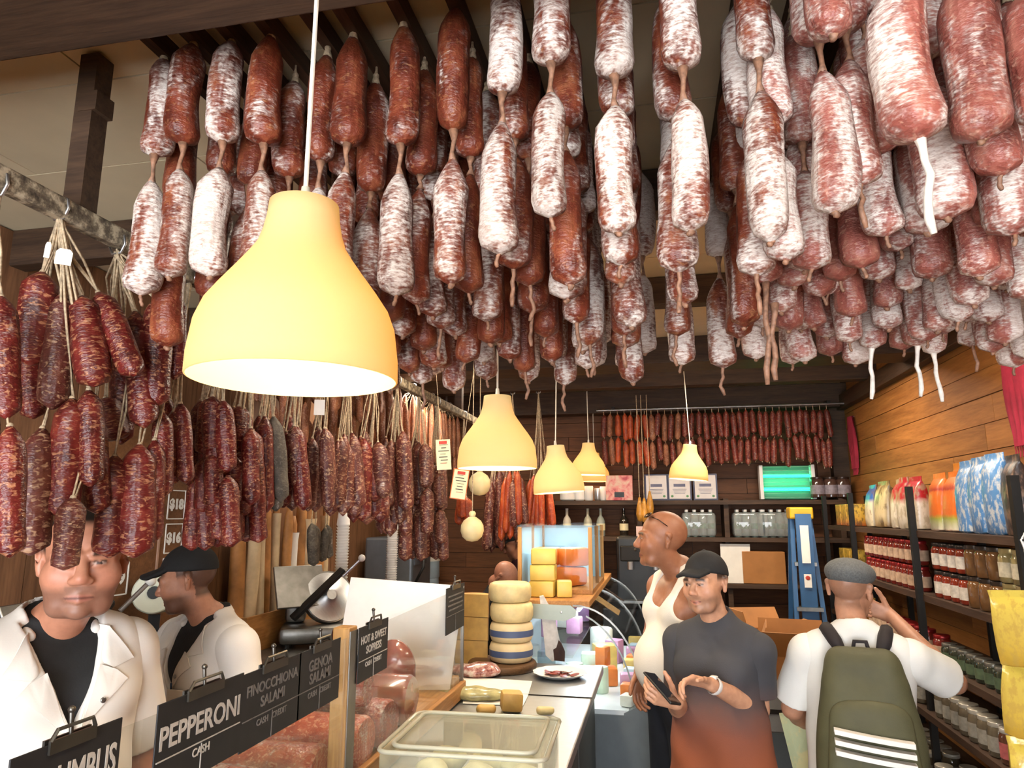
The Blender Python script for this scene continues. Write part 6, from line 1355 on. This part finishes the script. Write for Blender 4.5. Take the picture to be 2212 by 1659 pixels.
# pink carton
p = atY(1338, 1058, 6.34); t = thing('pink_carton', 'pink printed gift carton with a black label on the back shelf', 'carton', (p.x, 6.36, BS+.001)); k = NT('pink_print'); k.set('Base Color', k.ramp(k.noise(k.obj(), 10, 3, .6, .5), [(.36, 'b04048'), (.46, 'd88880'), (.6, 'd8b8a0')])); k.set('Roughness', .5)
MB().box((0, 0, .11), (.235, .13, .22), bev=.004).build('carton_body', k.m, t); MB().box((0, -.067, .05), (.085, .003, .045)).build('black_label', M['black'], t)
# mugs and tins on the back shelf
for i, (px, r, h, lab) in enumerate(((1226, .07, .1, 'wide white bowl on the back shelf under the third lamp'), (1252, .045, .14, 'white pitcher tilting on the back shelf'), (1272, .04, .13, 'tall white mug beside the pitcher'), (1291, .03, .11, 'slim metal shaker by the pink carton'), (1304, .035, .125, 'white canister touching the pink carton'))):
    p = atY(px, 1065, 6.36); o = MB().lathe([(r*.8, 0), (r, .01), (r, h*.9), (r*.92, h), (r*.86, h), (r*.9, .02), (0, .015)], 20, cap=False).build('white_mug', M['foam'] if i != 3 else M['steel'], None, (p.x, 6.36, BS+.001), smooth=True); tag(o, lab, 'mug')
# bug lamp with green tubes
p = atY(1700, 1042, 6.35); t = thing('bug_lamp', 'wall bug lamp with two glowing green tubes', 'bug lamp', (p.x, 6.40, BS+.001))
MB().box((0, .03, .15), (.44, .05, .29), bev=.004).build('housing', mat('dark_green_grey', '3a4a44', .5, var=.05), t); MB().box((-.21, -.03, .15), (.03, .10, .29), bev=.004).build('side_cheek', M['white_plastic'], t); MB().box((.21, -.03, .15), (.03, .10, .29), bev=.004).build('side_cheek', M['white_plastic'], t)
mg = mat('green_tube', '40ffb0', .3, var=0, emit='20f8a0', es=2.4)
for z in (.09, .205): MB().cyl((-.19, -.02, z), (.19, -.02, z), .015).build('light_tube', mg, t, smooth=True)
for j in range(9): MB().cyl((-.195, -.06, .02+j*.0325), (.195, -.06, .02+j*.0325), .0022, n=6).build('grille_bar', M['steel_dark'], t)
l = bpy.data.lights.new('bug_lamp_glow', 'AREA'); l.shape = 'RECTANGLE'; l.size = .36; l.size_y = .2; l.energy = 1.6; l.color = (.05, 1, .45); lo = bpy.data.objects.new('bug_lamp_glow', l); COL.objects.link(lo); lo.parent = t; lo.location = (0, -.05, .15); lo.rotation_euler = (R(90), 0, 0)
# water bottle packs
M['pet'] = mat('water_bottle_pet', '6a7c78', .15, var=.2, vs=20, alpha=1); M['shrink'] = thin_glass('shrink_film', (.95, .97, .97), 1.8, .30, 'd8dcd8')
BOT = MB().lathe([(.030, 0), (.032, .01), (.030, .06), (.032, .12), (.031, .16), (.014, .20), (.0135, .215)], 12).mesh('bottle_body', M['pet'], True); CAP = MB().lathe([(.015, .212), (.015, .23), (.0, .231)], 10).mesh('bottle_cap', M['foam'], True); LBL = MB().lathe([(.0325, .07), (.0325, .115)], 12, cap=False).mesh('bottle_label', mat('green_white_label', '3a6a50', .5, var=.5, vs=30), True)
for g, (px0, nn, lab) in enumerate(((1482, 4, 'shrink wrapped water pack behind the bald person'), (1592, 4, 'shrink wrapped water pack left of the second pack'), (1648, 4, 'shrink wrapped water pack beside the blue ladder'))):
    p0 = atY(px0, 1150, 6.30); q = thing('shrink_wrap', lab, 'shrink film', (p0.x+.11, 6.34, 1.6565)); MB().box((0, 0, .105), (.285, .17, .205), bev=.03).build('film', M['shrink'], q, smooth=True)
    for i in range(nn):
        for d in (0, 1):
            b = thing('water_bottle', f'clear water bottle in the {("first", "second", "third")[g]} shrink pack, {("front", "rear")[d]} row, {ORD[i]} across', 'bottle', (p0.x+.01+i*.067, 6.30+d*.07, 1.6565), 0, 'water bottles on the back shelf'); link('bottle_body', BOT, b); link('bottle_cap', CAP, b); link('bottle_label', LBL, b)
# dark liquor bottles and gear left of them
DB = MB().lathe([(.036, 0), (.038, .01), (.038, .15), (.030, .18), (.013, .21), (.013, .27), (.015, .272), (.015, .285)], 14)
for i, (px, c, lab) in enumerate(((1225, 'c8c0b0', 'short pale bottle on the second back shelf'), (1270, 'a8a490', 'clear bottle with a pale neck on the second back shelf'), (1298, '8a9088', 'clear bottle beside the black machine'), (1348, '2a241c', 'dark bottle with yellow label behind the black machine'))):
    p = atY(px, 1140, 6.36); t = thing('bottle', lab, 'bottle', (p.x, 6.36, 1.6565)); link('bottle_body', DB.mesh('bottle_body', mat('glass_'+c, c, .12, var=.1, coat=.3), True), t, None, None, (1, 1, .85)); MB().lathe([(.0385, .05), (.0385, .11)], 14, cap=False).build('bottle_label', M['card'], t)
t = thing('coffee_machine', 'black coffee machine at the end of the cheese case', 'machine', (-.12, 5.95, 1.12)); MB().box((0, 0, .30), (.42, .36, .5), bev=.02).build('machine_body', M['black'], t); MB().box((0, -.19, .42), (.36, .04, .12), bev=.01).build('front_panel', M['iron'], t); MB().cyl((-.1, -.23, .30), (-.1, -.23, .36), .025).cyl((.1, -.23, .30), (.1, -.23, .36), .025).build('spout', M['steel'], t); MB().box((0, -.22, .06), (.38, .14, .02)).build('drip_tray', M['steel_dark'], t); MB().sphere((-.06, -.212, .45), .012, 8, 6).sphere((.1, -.212, .45), .012, 8, 6).build('lamp_button', mat('dark_button', '3a3430', .3, var=0), t)
o = MB().box((0, 0, .56), (.66, .42, 1.1), bev=.01).build('cabinet', M['iron']); o.location = (-.12, 5.95, .01); tag(o, 'black cabinet carrying the coffee machine', 'cabinet')
# hanging dried gourds near the bald person
for i, (px, py) in enumerate(((1382, 1098), (1392, 1100), (1404, 1085))):
    p = atY(px, py, 5.9); t = thing('hanging_pepper', f'golden dried pepper hanging by the bald person, {ORD[i]} from the bottle shelf', 'pepper', p, 0, 'golden dried peppers')
    MB().lathe([(0, -.11), (.02, -.1), (.03, -.05), (.026, .0), (.016, .05), (.008, .09)], 12).build('pepper_body', mat('golden_pepper', 'b07c30', .35, var=.25, vs=20) if i == 0 else bpy.data.materials['golden_pepper'], t, smooth='all'); MB().cyl((0, 0, .09), (0, 0, 2.84-p.z), .003, n=6).build('twine', M['twine'], t)
o = MB().box((0, 0, 0), (.09, .004, .22)).build('pink_notice', mat('pale_pink_paper', 'b89a94', .7, var=.06), None, atY(1388, 1165, 6.10)); o.location.y = 5.915; tag(o, 'pale pink notice hanging beside the bald person', 'notice')
# ladder
t = thing('step_ladder', 'blue fibreglass step ladder with a yellow top cap', 'ladder', (atY(1733, 1200, 5.55).x, 5.55, 0), R(-4)); t.scale = (.8, 1, 1); M['lad'] = mat('ladder_blue', '2c5a88', .45, var=.08, vs=8)
LH = atY(1733, 1098, 5.5).z
for s_ in (-1, 1):
    for d_, y0, y1 in ((-1, -.10, -.42), (1, .06, .38)):
        MB().tube([(s_*.075, y0*.6, LH-.06), (s_*.17, y1, .02)], .026, 4).build('side_rail', M['lad'], t)
for i in range(5):
    z = .3+i*.3; u = 1-z/LH; MB().box((0, -.06-.36*u, z), (.14+.2*u, .09, .025)).build('step', M['steel_dark'], t)
MB().box((0, -.02, LH-.035), (.20, .24, .085), bev=.012).build('top_cap', mat('ladder_yellow', 'd8a818', .5, var=.08), t); MB().box((0, -.20, LH-.40), (.13, .03, .72)).build('front_web', M['lad'], t); MB().box((0, -.222, LH-.25), (.07, .004, .26)).build('white_sticker', M['paper'], t); MB().box((0, -.222, LH-.50), (.06, .004, .09)).build('warning_sticker', M['paper'], t); MB().sphere((0, -.225, LH-.48), (.02, .003, .015), 8, 5).build('red_mark', M['red_ink'], t)
# cartons in the aisle behind the shoppers
M['kraft'] = mat('kraft_carton', 'a8713c', .75, var=.1, vs=7); M['kraft_d'] = mat('kraft_inside', '7c5430', .8, var=.1)
def carton(label, c, w, d, h, rz=0, flaps=((0, 60), (1, 40), (2, -20), (3, 70)), m='kraft', mark=None):
    t = thing('open_carton', label, 'carton', c, rz); th = .005
    for sx_, sy_ in ((1, 0), (-1, 0), (0, 1), (0, -1)): MB().box((sx_*(w/2-th/2), sy_*(d/2-th/2), h/2), (th if sx_ else w-2*th, d if sx_ else th, h)).build('wall', M[m], t)
    MB().box((0, 0, .004), (w-.01, d-.01, .006)).build('bottom', M['kraft_d'], t)
    for i, a in flaps:
        L = min(w, d)*.45; ww = (w if i < 2 else d)-.01; q = MB().box((0, L/2, 0), (ww, L, .004)).build('flap', M[m], t)
        q.rotation_euler = (R(a), 0, (0, math.pi, -math.pi/2, math.pi/2)[i]); q.location = ((0, d/2, h), (0, -d/2, h), (w/2, 0, h), (-w/2, 0, h))[i]
    if mark: MB().box((-w*.18, -d/2-.001, h*.5), (w*.18, .002, h*.4)).build('red_print', M['red_ink'], t)
    return t
p1 = atY(1652, 1330, 4.6)
t = thing('steel_drum', 'grey blue barrel standing in the aisle behind the shoppers', 'barrel', (atY(1668, 1500, 4.2).x, 4.25, .013)); MB().lathe([(.22, 0), (.235, .02), (.235, .3), (.242, .32), (.235, .34), (.235, .62), (.242, .64), (.235, .66), (.235, .92), (.24, .94), (.22, .945)], 30).build('barrel_body', mat('barrel_blue_grey', '3c4252', .5, var=.1), t, smooth=True)
carton('upper kraft carton with red print stacked on the barrel', (atY(1655, 1330, 4.3).x, 4.28, .96), .34, .30, .24, R(18), ((0, 50), (1, -35), (2, 20), (3, 75)), mark=True)
t = thing('carton_pile', 'low white carton on a stand beside the barrel', 'carton', (atY(1715, 1450, 3.75).x, 3.8, .013)); MB().box((0, 0, .42), (.36, .34, .84)).build('stand_body', M['grey_panel'], t); MB().box((0, 0, .92), (.34, .32, .16), bev=.004).build('carton_body', mat('grey_white_carton', '8c8a86', .7, var=.06), t); MB().box((0, -.162, .93), (.33, .004, .02)).build('dark_seam', M['groove'], t)
carton('open brown carton on the low stand behind the white t-shirt', (atY(1715, 1400, 3.75).x, 3.8, 1.016), .32, .30, .17, R(-8), ((0, 70), (1, 60), (2, 30), (3, 110)))
carton('far kraft carton on the lower back shelf', (atY(1650, 1240, 6.2).x, 6.2, .90), .36, .3, .26, R(4), ((0, 60), (1, 80), (2, 40), (3, 60))) if False else None
o = MB().box((0, 0, .16), (.24, .012, .32)).build('poster_board', M['paper'], None, (atY(1598, 1230, 6.0).x, 6.27, 1.281)); tag(o, 'white panel leaning on the back shelf behind the t-shirt wearer', 'panel')
o = MB().box((0, 0, .13), (.34, .22, .26), bev=.004).build('kraft_box', M['kraft'], None, (atY(1650, 1240, 6.3).x, 6.36, 1.2815)); tag(o, 'closed kraft box on the lower back shelf by the ladder', 'carton')
# paper map held by the backpack wearer
m_ = pack_mat('green_grid_paper', [(0, 'b8c098'), (.4, 'c8c890')], 'd8c890', 14)
o = MB().add([(-.07, 0, .10), (.07, .01, .11), (.075, .02, -.10), (-.03, 0, -.11), (-.07, .003, .10), (.07, .013, .11), (.075, .023, -.10), (-.03, .003, -.11)], [(0,1,2,3),(7,6,5,4),(0,4,5,1),(1,5,6,2),(2,6,7,3),(3,7,4,0)]).build('paper_leaflet', m_, None, atY(1726, 1600, 3.2)); tag(o, 'green and cream paper leaflet held low by the backpack wearer', 'leaflet')
# red cloths on the plank wall
M['scarf'] = mat('crimson_cloth', '9c2038', .85, var=.18, vs=10, bump=.3, bs=120)
for px, y0, y1, w, lab in ((2178, 728, 968, .20, 'large crimson cloth hanging on the plank wall'), (1836, 900, 1015, .16, 'small crimson cloth hanging near the bug lamp')):
    a = atX(px, y0, XR-.045); b = atX(px, y1, XR-.045); h = a.z-b.z; t = thing('crimson_cloth', lab, 'cloth', (XR-.04, a.y, b.z))
    n = 12; mm = MB(); vs = []; 
    for j in range(13):
        u = j/12; ww = w*(.55+.6*math.sin(u*2.2+.35)**2*.8)
        for i in range(n+1): q = i/n-.5; vs.append((.014*math.sin(i*2.1+u*2), q*ww, h*(1-u)))
    nv = len(vs); vs2 = [(x-.006, y, z) for x, y, z in vs]; fs = []
    for j in range(12):
        for i in range(n): k_ = j*(n+1)+i; fs += [(k_, k_+1, k_+n+2, k_+n+1), (nv+k_, nv+k_+n+1, nv+k_+n+2, nv+k_+1)]
    mm.add(vs+vs2, fs); mm.build('cloth_body', M['scarf'], t, smooth='all')
    fr = MB()
    for i in range(9): fr.tube([(0, (i/8-.5)*w*.8, .005), (.004, (i/8-.5)*w*.85, -.02), (-.002, (i/8-.5)*w*.8+random.uniform(-.01, .01), -.05)], .003, 5)
    fr.build('fringe', M['scarf'], t); MB().cyl((.03, 0, h), (-.01, 0, h), .004).build('nail', M['steel'], t)
# ---- put the empties of things built in place at the middle of their bases
def rebase(label, loc):
    for o in COL.objects:
        if o.get('label') == label and o.parent is None:
            for c in o.children: c.location = c.location-Vector(loc)
            o.location = loc
rebase('wood framed glass display case full of salami logs on the counter', ((CX0+CX1)/2, (CY0+CY1)/2, CZ))
rebase('curved glass refrigerated cheese case lit cold white', (-.5, (DY0+DY1)/2, 0))
rebase('black iron grocery shelving filled with jars along the plank wall', (1.45, (SY0+SY1)/2, 0))
rebase('dark wooden shelves across the back wall', (.28, 6.40, 0))
